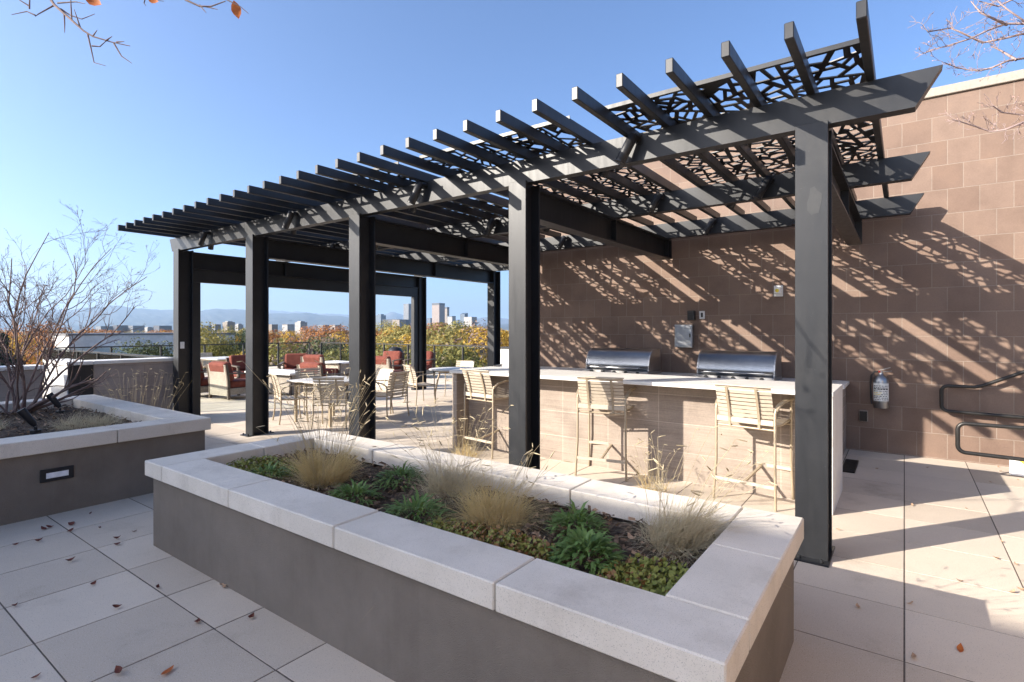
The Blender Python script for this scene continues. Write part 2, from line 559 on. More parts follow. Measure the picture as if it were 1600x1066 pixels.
# header and jamb below the end cross beam
mb = MB(); mb.box(PXS[4]-.06, PY+.27, 2.50, PXS[4]+.06, 10.27, 2.735, .004); pbuild(mb, 'header')
mb = MB(); mb.box(PXS[4]-.06, PY+.275, 0, PXS[4]+.06, PY+.40, 2.497, .004); pbuild(mb, 'jamb')
mb = MB(); mb.box(PXS[4]-.06, 10.12, 0, PXS[4]+.06, 10.265, 2.497, .004); pbuild(mb, 'jamb')
# bolts where the cross beams meet the posts
for i, x in enumerate(PXS):
    for s_ in (-1, 1):
        for zz in (2.80, 2.90, 3.0):
            mb = MB(); mb.tube([(x+s_*.0072, PY+.285, zz), (x+s_*.024, PY+.285, zz)], .013, 6); pbuild(mb, 'bolt')
    mb = MB(); mb.box(x-.09, PY+.262, 2.70, x+.09, PY+.27, 3.054); pbuild(mb, 'end_plate')
    for s_ in (-1, 1):
        for dy in (-.05, .31):
            mb = MB(); mb.tube([(x+s_*.07, PY+dy, .012), (x+s_*.07, PY+dy, .034)], .012, 6); pbuild(mb, 'bolt')
    mb = MB(); mb.box(x-.115, PY-.08, -.001, x+.115, PY+.34, .0125, .002); pbuild(mb, 'base_plate')
# rafters
def rafter(x, y0, y1):
    mb = MB(); mb.box(x-.026, y0, ZB1+.001, x+.026, y1, ZB1+.098, .005)
    return mb
RYF = 3.435
for k in range(31):
    x = RX0 + RDX*k
    pbuild(rafter(x, RYF, 8.50 if x > -6.0 else 11.2), 'rafter')

# perforated panels: irregular shards cut out of a sheet
def clip(poly, px, py, nx, ny):
    out = []
    for i in range(len(poly)):
        a = poly[i]; b = poly[(i+1) % len(poly)]
        da = (a[0]-px)*nx + (a[1]-py)*ny; db = (b[0]-px)*nx + (b[1]-py)*ny
        if da <= 0: out.append(a)
        if (da < 0 and db > 0) or (da > 0 and db < 0):
            t = da/(da-db)
            out.append((a[0]+(b[0]-a[0])*t, a[1]+(b[1]-a[1])*t))
    return out
def inset(poly, d):
    q = poly
    n = len(poly)
    for i in range(n):
        a = poly[i]; b = poly[(i+1) % n]
        ex, ey = b[0]-a[0], b[1]-a[1]
        L = math.hypot(ex, ey)
        if L < 1e-6: continue
        nx, ny = ey/L, -ex/L                     # outward for counter-clockwise
        q = clip(q, a[0]-nx*d, a[1]-ny*d, nx, ny)
        if len(q) < 3: return []
    return q
def area(p):
    return .5*sum(p[i][0]*p[(i+1) % len(p)][1]-p[(i+1) % len(p)][0]*p[i][1] for i in range(len(p)))
def panel_mesh(seed, w, L):
    rnd = random.Random(seed)
    mb = MB(); th = .008
    cells = []
    def split(poly, lev):
        A = abs(area(poly))
        if A < .0135 or (A < .027 and rnd.random() < .42) or lev > 14:
            cells.append(poly); return
        n = len(poly)
        # cut across the longest side, at a slant
        i = max(range(n), key=lambda k: (poly[k][0]-poly[(k+1) % n][0])**2 + .5*(poly[k][1]-poly[(k+1) % n][1])**2)
        p, q = poly[i], poly[(i+1) % n]
        t = rnd.uniform(.34, .66); c = (p[0]+(q[0]-p[0])*t, p[1]+(q[1]-p[1])*t)
        an = math.atan2(q[1]-p[1], q[0]-p[0]) + rnd.choice((-1, 1))*rnd.uniform(.05, .75)
        nx, ny = math.cos(an), math.sin(an)
        a_, b_ = clip(poly, c[0], c[1], nx, ny), clip(poly, c[0], c[1], -nx, -ny)
        if len(a_) < 3 or len(b_) < 3: cells.append(poly); return
        split(a_, lev+1); split(b_, lev+1)
    split([(0, 0), (w, 0), (w, L), (0, L)], 0)
    for poly in cells:
        if area(poly) < 0: poly = poly[::-1]
        hole = [] if rnd.random() < .04 else inset(poly, rnd.choice((.011, .014, .0175, .022)))
        if len(hole) >= 3 and area(hole) < .0003: hole = []
        n_ = len(poly)
        if len(hole) < 3:
            for z in (0, th): mb.add([(x, y, z) for x, y in poly], [tuple(range(n_)) if z else tuple(range(n_-1, -1, -1))])
            continue
        bm = bmesh.new()
        vo = [bm.verts.new((x, y, 0)) for x, y in poly]; vi = [bm.verts.new((x, y, 0)) for x, y in hole]
        ed = [bm.edges.new((vo[i], vo[(i+1) % n_])) for i in range(n_)]
        ed += [bm.edges.new((vi[i], vi[(i+1) % len(vi)])) for i in range(len(vi))]
        bmesh.ops.triangle_fill(bm, use_beauty=True, edges=ed)
        inner = set(vi)
        for fc in list(bm.faces):
            if all(q in inner for q in fc.verts): bm.faces.remove(fc)
        bm.verts.index_update()
        vv = [q.co.copy() for q in bm.verts]; ff = [[q.index for q in fc.verts] for fc in bm.faces]
        bm.free()
        for z in (0, th): mb.add([(q.x, q.y, z) for q in vv], ff)
        h = len(hole)
        mb.add([(x, y, 0) for x, y in hole] + [(x, y, th) for x, y in hole], [(i, (i+1) % h, (i+1) % h+h, i+h) for i in range(h)])
    # rim
    for a in ((0, 0, w, .018), (0, L-.018, w, L), (0, 0, .012, L), (w-.012, 0, w, L)):
        mb.box(a[0], a[1], -.001, a[2], a[3], th+.001)
    mb.box(0, -.010, -.001, w, 0, th+.022)
    return mb.mesh('perforated_panel', M['steel'])
PW = -5*RDX + .03
pm = [panel_mesh(sd, PW, 3.88) for sd in (3, 8, 15)]
pm2 = [panel_mesh(sd, PW, 1.6) for sd in (5, 9)]
for gi in range(5):
    x = RX0 + RDX*(gi*6+5) - .015
    o = obj('perforated_panel', pm[gi % 3], perg); o.location = (x-PO.x, 3.955-PO.y, ZB1+.1005)
    if gi >= 3:
        o = obj('perforated_panel', pm2[gi % 2], perg); o.location = (x-PO.x, 8.45-PO.y, ZB1+.1005)
# spotlights clamped to the beams
def spotlight(x, y, side):
    mb = MB()
    yy = y + (-.075 if side < 0 else .18)
    top = Vector((x+.05, yy, ZB1-.03)); bot = Vector((x-.06, yy+.03*side, ZB0-.005))
    mb.tube([top, top+(bot-top)*.02, top+(bot-top)*.98, bot], [.036, .044, .044, .041], 16)
    mb.tube([bot-(bot-top)*.02, bot+(bot-top)*.06], [.0445, .0445], 16)
    s = pbuild(mb, 'spotlight', M['black'])
    k = MB(); k.tube([(x+.06, y if side < 0 else y+.105, ZB1-.05), (x+.06, yy, ZB1-.05)], .03, 12)
    k.box(x+.035, y-.004 if side < 0 else y+.101, ZB1-.09, x+.085, y+.004 if side < 0 else y+.109, ZB1-.01)
    k.v = [(a-PO.x, b_-PO.y, c_) for a, b_, c_ in k.v]
    k.build('bracket', M['black'], s)
for i in range(4):
    xs = (PXS[i]+PXS[i+1])/2 - .08
    spotlight(xs, BEAMS[0], -1); spotlight(xs-.32, BEAMS[0], 1)
    spotlight(xs+.66, BEAMS[1], -1); spotlight(xs-.55, BEAMS[1], -1); spotlight(xs+.30, BEAMS[1], 1)
    if i < 2: spotlight(xs+.75, BEAMS[2], -1); spotlight(xs-.45, BEAMS[2], -1)
# switch plate on the end post
mb = MB(); mb.box(PXS[4]+.1035, PY+.03, 1.28, PXS[4]+.112, PY+.10, 1.40, .003)
pbuild(mb, 'switch_plate', M['white_plastic'])

# ------------------------------------------------------------------ planters
def stone(x0, y0, z0, x1, y1, z1, par, rnd=random.Random(2)):
    mb = MB(); g = .003
    mb.box(x0+g, y0+g, z0, x1-g, y1-g, z1 + rnd.uniform(-.0015, .0015), .006)
    return mb.build('coping_stone', M['coping'], par)
def soil_mesh(x0, y0, x1, y1, z, amp, seed):
    rnd = random.Random(seed); nx = int((x1-x0)/.045); ny = int((y1-y0)/.045)
    v = []; f = []
    for j in range(ny+1):
        for i in range(nx+1):
            e = min(i, nx-i, j, ny-j)
            x = x0+(x1-x0)*i/nx; y = y0+(y1-y0)*j/ny
            h = amp*(.5*math.sin(x*3.1+seed)*math.cos(y*4.3)+.3*math.sin(x*9+y*7)) + rnd.uniform(-.008, .008)
            v.append((x, y, z + h + min(e, 5)*.006))
    for j in range(ny):
        for i in range(nx):
            a = j*(nx+1)+i; f.append((a, a+1, a+nx+2, a+nx+1))
    mb = MB(); mb.add(v, f, 0, True)
    return mb
# central planter
CX0, CX1, CY0, CY1, CZ0, CZ1, CW = -4.61, -.42, 1.645, 3.175, .527, .64, .30
cp = thing('planter', 'long taupe stucco planter with pale stone coping in front of the pergola', 'planter')
mb = MB()
a, b_, c_, d_ = CX0+.05, CX1-.045, CY0+.045, CY1-.045
for q in ((a, c_, b_, c_+.2), (a, d_-.2, b_, d_), (a, c_+.2, a+.2, d_-.2), (b_-.2, c_+.2, b_, d_-.2)):
    mb.box(q[0], q[1], 0, q[2], q[3], CZ0-.001)
mb.build('wall', M['stucco'], cp)
fx = [CX0+CW, -3.35, -2.30, -1.285, CX1]
for i in range(4): stone(fx[i], CY0, CZ0, fx[i+1], CY0+CW, CZ1, cp)
bx_ = [CX0+CW, -3.50, -2.58, -1.655, CX1]
for i in range(4):
    stone(bx_[i], CY1-CW, CZ0, bx_[i+1] if i < 3 else CX1-CW, CY1, CZ1, cp)
stone(CX0, CY0, CZ0, CX0+CW, 2.42, CZ1, cp); stone(CX0, 2.42, CZ0, CX0+CW, CY1, CZ1, cp)
stone(CX1-CW, CY0+CW, CZ0, CX1, 2.54, CZ1, cp); stone(CX1-CW, 2.54, CZ0, CX1, CY1, CZ1, cp)
soil_mesh(CX0+.24, CY0+.24, CX1-.24, CY1-.24, .50, .02, 1).build('soil', M['mulch'], cp)
# left planter
LX0, LX1, LY0, LY1, LZ0, LZ1, LW = -9.55, -5.985, -3.2, 2.77, .555, .68, .34
lp = thing('planter', 'taupe stucco planter with a recessed step light at the left edge', 'planter')
mb = MB()
a, b_, c_, d_ = LX0+.05, LX1-.05, LY0+.05, LY1-.045
for q in ((a, c_, b_, c_+.2), (a, d_-.2, b_, d_), (a, c_+.2, a+.2, d_-.2), (b_-.2, c_+.2, b_, d_-.2)):
    mb.box(q[0], q[1], 0, q[2], q[3], LZ0-.001)
mb.build('wall', M['stucco'], lp)
ys = [LY1, 1.92, .90, -.12, -1.15, -2.2, LY0]
for i in range(6): stone(LX1-LW, ys[i+1], LZ0, LX1, ys[i], LZ1, lp)
xs = [LX1-LW, -7.2, -8.05, -8.9, LX0]
for i in range(4): stone(xs[i+1], LY1-LW, LZ0, xs[i], LY1, LZ1, lp)
for i in range(5): stone(LX0, ys[i+2] if i else ys[2], LZ0, LX0+LW, ys[i+1] if i else LY1-LW, LZ1, lp)
soil_mesh(LX0+.25, LY0+.25, LX1-.25, LY1-.25, .56, .03, 5).build('soil', M['mulch'], lp)
xf = LX1-.05
sl = MB(); sl.box(xf-.03, 1.365, .295, xf+.014, 1.60, .405, .004); sl = sl.build('step_light', M['black'], lp)
k = MB(); k.box(xf+.0145, 1.405, .325, xf+.0175, 1.56, .372); k.build('lens', M['lens'], sl)

# low block wall by the end post, with its dark door
t = thing('low_wall', 'low taupe block wall with white cap left of the pergola end post', 'wall', (-10.95, 3, 0))
mb = MB(); mb.box(-.35, .15, 0, .05, 1.36, 1.04); mb.build('wall', M['low_tile'], t)
mb = MB(); mb.box(-1.2, -.19, 0, .046, .149, 1.04); mb.build('end_wall', M['grey_render'], t)
mb = MB(); mb.box(.047, -.18, .30, .075, .148, 1.035, .004); mb.build('door', M['black'], t)
mb = MB(); mb.box(-.38, .151, 1.043, .08, 1.37, 1.10, .006); mb.build('cap', M['slab'], t)
mb = MB(); mb.box(-1.22, -.21, 1.043, .08, .149, 1.10, .006); mb.build('cap', M['slab'], t)
t = thing('low_wall', 'low taupe block wall behind the bare shrub at the left edge', 'wall', (-10.95, 0, 0))
mb = MB(); mb.box(-.35, -3.4, 0, .05, 2.50, 1.0); mb.build('wall', M['low_tile'], t)
mb = MB(); mb.box(-.38, -3.42, 1.003, .08, 2.52, 1.06, .006); mb.build('cap', M['slab'], t)

# ------------------------------------------------------------------ bar and outdoor kitchen
bar = thing('bar_counter', 'long outdoor bar with pale slab top and striated tile front', 'bar', (-2.75, 5.9, 0))
BO = Vector((-2.75, 5.9, 0))
def bb(mb, name, mat, par=bar):
    mb.v = [(x-BO.x, y-BO.y, z) for x, y, z in mb.v]; return mb.build(name, mat, par)
mb = MB(); mb.box(-4.93, 5.745, 0, -.565, 6.30, 1.028); bb(mb, 'body', M['bar_tile'])
mb = MB(); mb.box(-5.02, 5.44, 1.03, -.50, 6.36, 1.07, .004); bb(mb, 'countertop', M['slab'])
mb = MB(); mb.box(-.562, 5.445, 0, -.503, 6.355, 1.0295, .003); bb(mb, 'end_panel', M['slab'])
mb = MB(); mb.box(-5.015, 5.50, 0, -4.935, 6.33, 1.0295, .003); bb(mb, 'end_panel', M['bar_tile'])
kc = thing('kitchen_counter', 'back kitchen counter of stacked tile along the brown wall holding the grills', 'counter', (-2.9, 8.2, 0))
KO = Vector((-2.9, 8.2, 0))
mb = MB(); mb.box(-5.6, 7.88, 0, -.64, 8.592, .88)
mb.v = [(x-KO.x, y-KO.y, z) for x, y, z in mb.v]; mb.build('body', M['counter_tile'], kc)
mb = MB(); mb.box(-5.62, 7.84, .883, -.60, 8.59, .925, .004)
mb.v = [(x-KO.x, y-KO.y, z) for x, y, z in mb.v]; mb.build('countertop', M['slab'], kc)
def grill(x0, x1, label):
    g = thing('grill', label, 'grill', ((x0+x1)/2, 8.15, .926), 0, 'built-in stainless grills')
    hw = (x1-x0)/2
    prof = [(-.30, .06)] + [(-.30+.24*(1-math.cos(a_)), .06+.33*math.sin(a_)) for a_ in [R(x_) for x_ in (15, 30, 45, 60, 75, 90)]] + [(.18, .385), (.20, .06)]
    mb = MB(); mb.prism(prof, 'x', -hw+.02, hw-.02, 0, True); hood = mb.build('hood', M['stainless'], g)
    for s in (-1, 1):
        e = MB(); e.prism([(p[0]-.006 if i else p[0], p[1]) for i, p in enumerate(prof)], 'x', s*(hw-.0195), s*hw); e.build('end_cap', M['stainless_dull'], hood)
    h = MB(); h.tube([(-hw+.12, -.36, .10), (hw-.12, -.36, .10)], .014, 10)
    for s in (-1, 1): h.tube([(s*(hw-.16), -.36, .10), (s*(hw-.16), -.29, .11)], .01, 8)
    h.build('handle', M['stainless'], hood)
    b2 = MB(); b2.box(-hw, -.36, .001, hw, .22, .055, .006); b2.build('base', M['stainless_dull'], g)
    for i in range(5):
        kn = MB(); kn.tube([(-hw+.15+i*(2*hw-.3)/4, -.361, .03), (-hw+.15+i*(2*hw-.3)/4, -.40, .03)], .022, 12); kn.build('knob', M['black'], g)
    return g
grill(-4.22, -3.14, 'stainless barbecue grill with closed hood, left one behind the bar')
grill(-2.42, -1.39, 'stainless barbecue grill with closed hood below the wall fixture, right one')

# things fixed on the brown wall
WF = 8.598
t = thing('wall_cabinet', 'square stainless steel box on the brown wall between the grills', 'cabinet', (-2.83, WF, 1.52))
mb = MB(); mb.box(-.14, -.10, -.18, .14, 0, .18, .004); mb.build('body', M['stainless_dull'], t)
mb = MB(); mb.box(-.13, -.112, -.165, .13, -.101, .165, .003); mb.build('door', M['stainless'], t)
mb = MB(); mb.box(.10, -.128, -.02, .115, -.113, .04, .003); mb.build('latch', M['black'], t)
t = thing('junction_box', 'small dark box on the wall above the stainless cabinet', 'box', (-2.715, WF, 1.845))
mb = MB(); mb.box(-.05, -.08, -.07, .05, 0, .07, .006); mb.build('body', M['rail_metal'], t)
mb = MB(); mb.box(-.055, -.088, -.074, .055, -.081, .074, .004); mb.build('cover', M['rail_metal'], t)
t = thing('wall_switch', 'small white switch plate on the brown wall beside the dark box', 'switch', (-2.565, WF, 1.85))
mb = MB(); mb.box(-.042, -.012, -.062, .042, 0, .062, .004); mb.build('plate', M['white_plastic'], t)
mb = MB(); mb.box(-.016, -.018, -.035, .016, -.0125, .035, .003); mb.build('rocker', M['rail_metal'], t)
t = thing('wall_lamp', 'small boxy cream fixture high on the brown wall behind the near post', 'fixture', (-1.475, WF, 2.18))
mb = MB(); mb.box(-.06, -.02, -.08, .06, 0, .08, .004); mb.build('plate', M['white_plastic'], t)
mb = MB(); mb.box(-.045, -.11, -.05, .045, -.021, .055, .012); mb.build('housing', M['white_plastic'], t)
mb = MB(); mb.tube([(0, -.112, 0), (0, -.125, 0)], .025, 12); mb.build('lens', M['yellow'], t)
t = thing('outlet_cover', 'brown weatherproof outlet cover low on the wall below the extinguisher', 'outlet', (-.44, WF, .47))
mb = MB(); mb.box(-.05, -.045, -.075, .05, 0, .075, .008); mb.build('body', M['low_tile'], t)
mb = MB(); mb.box(-.042, -.055, -.065, .042, -.046, .065, .006); mb.build('lid', M['rail_metal'], t)
t = thing('fire_extinguisher', 'silver fire extinguisher with black hose hung on the brown wall', 'extinguisher', (-.245, WF-.12, .60))
mb = MB(); mb.lathe([(.02, 0), (.078, .004), (.085, .02), (.085, .36), (.078, .395), (.05, .425), (.028, .44), (.026, .455)], 24); mb.build('cylinder', M['stainless'], t)
mb = MB()
n_ = 14; v = []; f = []
for i in range(n_+1):
    an = R(-165 + i*150/n_)
    for z in (.10, .33): v.append((.0862*math.cos(an), .0862*math.sin(an), z))
for i in range(n_): f.append((2*i, 2*i+2, 2*i+3, 2*i+1))
mb.add(v, f, 0, True); lab = mb.build('label', M['label'], t)
rnd = random.Random(3)
lines = MB()
for r_ in range(9):
    z = .115 + r_*.022
    a0 = -150; 
    while a0 < -35:
        a1 = a0 + rnd.uniform(6, 22)
        seg = [R(a0), R((a0+a1)/2), R(a1)]
        v = []; 
        for an in seg:
            for zz in (z, z+(.016 if r_ == 6 else .008)): v.append((.0868*math.cos(an), .0868*math.sin(an), zz))
        lines.add(v, [(0, 2, 3, 1), (2, 4, 5, 3)], 1 if r_ in (3, 4) and a0 < -90 else 0)
        a0 = a1 + rnd.uniform(3, 8)
lines.build('print', [M['black'], M['yellow']], lab)
mb = MB(); mb.tube([(0, 0, .455), (0, 0, .485)], .022, 12); mb.bar((-.015, 0, .49), (.10, -.05, .535), .018, .008); mb.build('valve', M['stainless_dull'], t)
mb = MB(); mb.bar((0, -.01, .475), (.115, -.05, .49), .018, .008); mb.build('lever', M['stainless'], t)
mb = MB(); mb.tube([(-.015, -.02, .47), (-.015, -.026, .485)], .012, 8); mb.build('pin', M['red'], t)
mb = MB(); mb.tube([(-.02, 0, .475), (-.07, -.01, .47), (-.105, -.01, .42), (-.112, -.01, .30), (-.108, -.01, .12), (-.10, -.01, .05)], .011, 8); mb.build('hose', M['black'], t)
mb = MB(); mb.box(-.03, .086, .30, .03, .119, .42); mb.build('bracket', M['black'], t)

def arc(c, u, w, r, a0, a1, n=6):
    return [Vector(c) + Vector(u)*(r*math.cos(a0+(a1-a0)*i/n)) + Vector(w)*(r*math.sin(a0+(a1-a0)*i/n)) for i in range(n+1)]
def handrail(y, x0, xk, zt, zb, slope, label, mounts):
    t = thing('handrail', label, 'handrail', (x0, y, 0))
    X = Vector((1, 0, 0)); Z = Vector((0, 0, 1)); r = .07
    pts = [Vector((3.2, 0, zt+slope*(3.2-(xk-x0)))), Vector((xk-x0+.05, 0, zt+.02)), Vector((xk-x0-.02, 0, zt))]
    pts += arc((r, 0, zt-r), X, Z, r, R(90), R(180)) + arc((r, 0, zb+r), X, Z, r, R(180), R(270))
    pts += [Vector((.6, 0, zb-.012)), Vector((3.2, 0, zb-.05))]
    mb = MB(); mb.tube(pts, .021, 14); mb.build('rail', M['rail_metal'], t)
    for (mx_, mz, kind) in mounts:
        b2 = MB()
        if kind == 'wall': b2.tube([(mx_, 0, mz), (mx_, WF-.02-y, mz-.03), (mx_, WF-.004-y, mz-.03)], [.01, .01, .03], 10)
        else: b2.tube([(mx_, 0, mz), (mx_, 0, 0)], .021, 12)
        b2.build('mount', M['rail_metal'], t)
    return t
handrail(8.50, .37, .70, .93, .62, .50, 'dark tube handrail loop fixed close to the brown wall', [(1.2, .95+.3, 'wall'), (2.4, .63, 'wall'), (1.0, .61, 'wall')])
handrail(7.6, .47, 1.0, .605, .29, .42, 'dark tube handrail loop standing free in front of the wall one', [(1.2, .26, 'floor'), (2.6, .25, 'floor')])
t = thing('stair_sign', 'white board with a yellow diagonal band at the foot of the handrails', 'sign', (1.22, 8.05, 0), R(-8))
mb = MB(); mb.box(-.28, 0, .01, .6, .03, .20, .003); mb.build('board', M['sign_white'], t)
mb = MB(); mb.add([(-.22, -.003, .19), (-.12, -.003, .19), (.12, -.003, .02), (.0, -.003, .02)], [(0, 1, 2, 3)]); mb.build('stripe', M['yellow'], t)
t = thing('floor_mat', 'small dark metal drain grate on the pavers at the end of the kitchen counter', 'grate', (-.52, 7.5, .005), 0)
mb = MB(); mb.box(-.07, -.33, 0, .07, .36, .012, .002); mb.build('frame', M['rail_metal'], t)
mb = MB()
for i in range(12): mb.box(-.06, -.30+i*.055, .0125, .06, -.27+i*.055, .016)
mb.build('bars', M['rail_metal'], t)

# ------------------------------------------------------------------ slatted chairs
def slat_chair(name, label, cat, seat, back, armz, tall, group):
    """front is +Y; origin on the floor under the seat's centre"""
    t = thing(name, label, cat, (0, 0, 0), 0, group)
    w, yb, yf = .27, -.22, .20
    r = .0125 if tall else .013
    for s in (-1, 1):
        mb = MB()
        mb.tube([(s*(w+.015), yb-.03, 0), (s*w, yb, seat*.5), (s*w, yb, armz-.10), (s*(w+.004), yb+.015, armz-.06)], r, 8); mb.build('leg', M['frame'], t)
        mb = MB()
        mb.tube([(s*(w+.01), yf+.02, 0), (s*w, yf, seat*.5), (s*w, yf, armz-.012)], r*.9, 8); mb.build('leg', M['frame'], t)
        mb = MB()
        mb.add([], [])
        p = [(s*(w+.004), yb+.005, armz-.07), (s*(w+.012), yb+.07, armz-.025), (s*(w+.016), yb+.2, armz), (s*(w+.012), yf+.02, armz+.004)]
        for i in range(3): mb.bar(p[i], p[i+1], .036, .016)
        mb.build('armrest', M['frame'], t)
    # seat: front and side rails with straps across
    mb = MB()
    for s in (-1, 1): mb.tube([(s*(w-.015), yb+.01, seat-.02), (s*(w-.015), 0, seat-.035), (s*(w-.015), yf, seat-.012), (s*(w-.03), yf+.045, seat-.03)], .011, 8, 1)
    mb.box(-w+.01, yb-.012, seat-.022, w-.01, yb+.014, seat+.028, .004, 0)
    for i in range(8):
        y = yb+.045 + i*.052
        z = seat-.006 - .014*math.sin(math.pi*i/8)
        mb.box(-w+.005, y-.021, z-.006, w-.005, y+.021, z, .002, 0)
    mb.tube([(-w, yf-.01, seat-.05), (w, yf-.01, seat-.05)], .010, 8, 1)
    mb.tube([(-w, yb+.01, seat-.06), (w, yb+.01, seat-.06)], .010, 8, 1)
    mb.build('seat', [M['strap'], M['frame']], t)
    # backrest: straps bowed round two uprights
    mb = MB()
    ns = 8; hb = back-seat-.035
    for i in range(ns):
        fr = (i+.5)/ns
        z = seat+.035 + hb*fr
        y0 = yb - .005 - .085*fr**1.3
        hh = hb/ns*.40
        for (xa, xb_, ya, yb_) in ((-.255, -.15, .028, .004), (-.15, .15, .004, .004), (.15, .255, .004, .028)):
            mb.add([(xa, y0+ya, z-hh), (xb_, y0+yb_, z-hh), (xb_, y0+yb_-.012, z+hh), (xa, y0+ya-.012, z+hh),
                    (xa, y0+ya+.007, z-hh), (xb_, y0+yb_+.007, z-hh), (xb_, y0+yb_-.005, z+hh), (xa, y0+ya-.005, z+hh)],
                   [(0, 1, 2, 3), (7, 6, 5, 4), (0, 4, 5, 1), (2, 6, 7, 3), (0, 3, 7, 4), (1, 5, 6, 2)])
    for s in (-1, 1):
        pts = [(s*.135, yb-.012-.085*fr**1.3, seat+.01+hb*fr*1.02) for fr in (0, .25, .5, .75, 1.0)]
        pts = [(s*.135, yb+.02, seat-.05), (s*.135, yb-.012, seat-.045)] + pts
        for i in range(len(pts)-1): mb.bar(pts[i], pts[i+1], .022, .010, 1, (0, 1, .01))
    zt = seat+.035+hb
    mb.bar((-.27, yb-.075, zt+.004), (-.14, yb-.10, zt+.006), .022, .012); mb.bar((-.14, yb-.10, zt+.006), (.14, yb-.10, zt+.006), .022, .012); mb.bar((.14, yb-.10, zt+.006), (.27, yb-.075, zt+.004), .022, .012)
    mb.build('backrest', [M['strap'], M['frame']], t)
    if tall:
        mb = MB(); mb.bar((-w, yb-.015, .20), (w, yb-.015, .20), .022, .028); mb.build('stretcher', M['strap'], t)
        mb = MB(); mb.bar((-w, yf+.01, .29), (w, yf+.01, .29), .03, .03); mb.build('footrest', M['strap'], t)
        mb = MB(); mb.bar((0, yb-.01, .20), (0, yf+.005, .285), .02, .02); mb.build('stretcher', M['frame'], t)
    return t
st = slat_chair('bar_stool', 'beige slatted bar stool at the left end of the bar behind the middle post', 'bar stool', .77, 1.10, .96, True, 'bar stools along the bar')
st.location = (-4.42, 5.60, 0); st.rotation_euler = (0, 0, R(-8))
dup(st, (-2.72, 5.56, 0), R(10), 'middle beige slatted bar stool, half in the shadow of a post')
dup(st, (-1.17, 5.56, 0), R(-9), 'beige slatted bar stool nearest the end of the bar beside the near post')
dc = slat_chair('dining_chair', 'beige slatted dining chair on the near side of the square table', 'dining chair', .44, .84, .66, False, 'slatted dining chairs')
dc.location = (-8.78, 5.42, 0); dc.rotation_euler = (0, 0, R(-20))
dup(dc, (-7.72, 5.55, 0), R(35), 'beige slatted dining chair at the near corner of the square table beside a dark post')
dup(dc, (-9.35, 6.25, 0), R(-100), 'beige slatted dining chair on the left side of the square table')
dup(dc, (-8.3, 6.85, 0), R(178), 'beige slatted dining chair on the far side of the square table')
dup(dc, (-7.75, 6.75, 0), R(95), 'beige slatted dining chair just right of the third post from the left')
dup(dc, (-8.62, 8.42, 0), R(-18), 'beige slatted dining chair with its back turned, near side of the round table')
dup(dc, (-7.55, 9.4, 0), R(105), 'beige slatted dining chair on the right side of the round table')
dup(dc, (-8.75, 9.85, 0), R(190), 'beige slatted dining chair on the far side of the round table')

def square_table(label, loc, rz, w, d, h, group):
    t = thing('dining_table', label, 'table', loc, rz, group)
    mb = MB(); mb.box(-w/2, -d/2, h-.03, w/2, d/2, h, .006); top = mb.build('tabletop', M['table_top'], t)
    mb = MB()
    for s in (-1, 1):
        mb.box(-w/2+.10, s*(d/2-.12)-.012, h-.085, w/2-.10, s*(d/2-.12)+.012, h-.031)
        mb.box(s*(w/2-.10)-.012, -d/2+.13, h-.085, s*(w/2-.10)+.012, d/2-.13, h-.031)
    mb.build('apron', M['frame'], t)
    for sx in (-1, 1):
        for sy in (-1, 1):
            mb = MB(); mb.box(sx*(w/2-.10)-.022, sy*(d/2-.12)-.022, 0, sx*(w/2-.10)+.022, sy*(d/2-.12)+.022, h-.031, .004); mb.build('leg', M['frame'], t)
    return t
square_table('square pale dining table ringed by beige chairs between the left posts', (-8.22, 5.86, 0), R(4), 1.10, 1.05, .74, 'dining tables on the terrace')
t = thing('dining_table', 'round pale dining table beside the far posts', 'table', (-8.25, 9.1, 0), 0, 'dining tables on the terrace')
mb = MB(); mb.lathe([(.50, -.03), (.56, -.024), (.56, -.004), (.55, 0), (.01, .001)], 32, (0, 0, .74)); mb.build('tabletop', M['table_top'], t)
for i in range(4):
    a_ = R(45+90*i); c1, s1 = math.cos(a_), math.sin(a_)
    mb = MB(); mb.tube([(c1*.42, s1*.42, 0), (c1*.42, s1*.42, .2), (c1*.36, s1*.36, .5), (c1*.30, s1*.30, .70)], .02, 8); mb.build('leg', M['frame'], t)
mb = MB(); mb.lathe([(.34, .66), (.36, .66), (.36, .70), (.34, .70)], 24); mb.build('apron', M['frame'], t)
square_table('far pale dining table beyond the club chairs near the railing', (-17.3, 8.3, 0), R(0), 1.6, 1.0, .74, 'dining tables on the terrace')
dup(dc, (-18.6, 8.5, 0), R(-90), 'distant beige dining chair at the left end of the far table')
dup(dc, (-17.6, 9.1, 0), R(180), 'distant beige dining chair behind the far table')
dup(dc, (-16.2, 8.3, 0), R(90), 'distant beige dining chair at the right end of the far table')

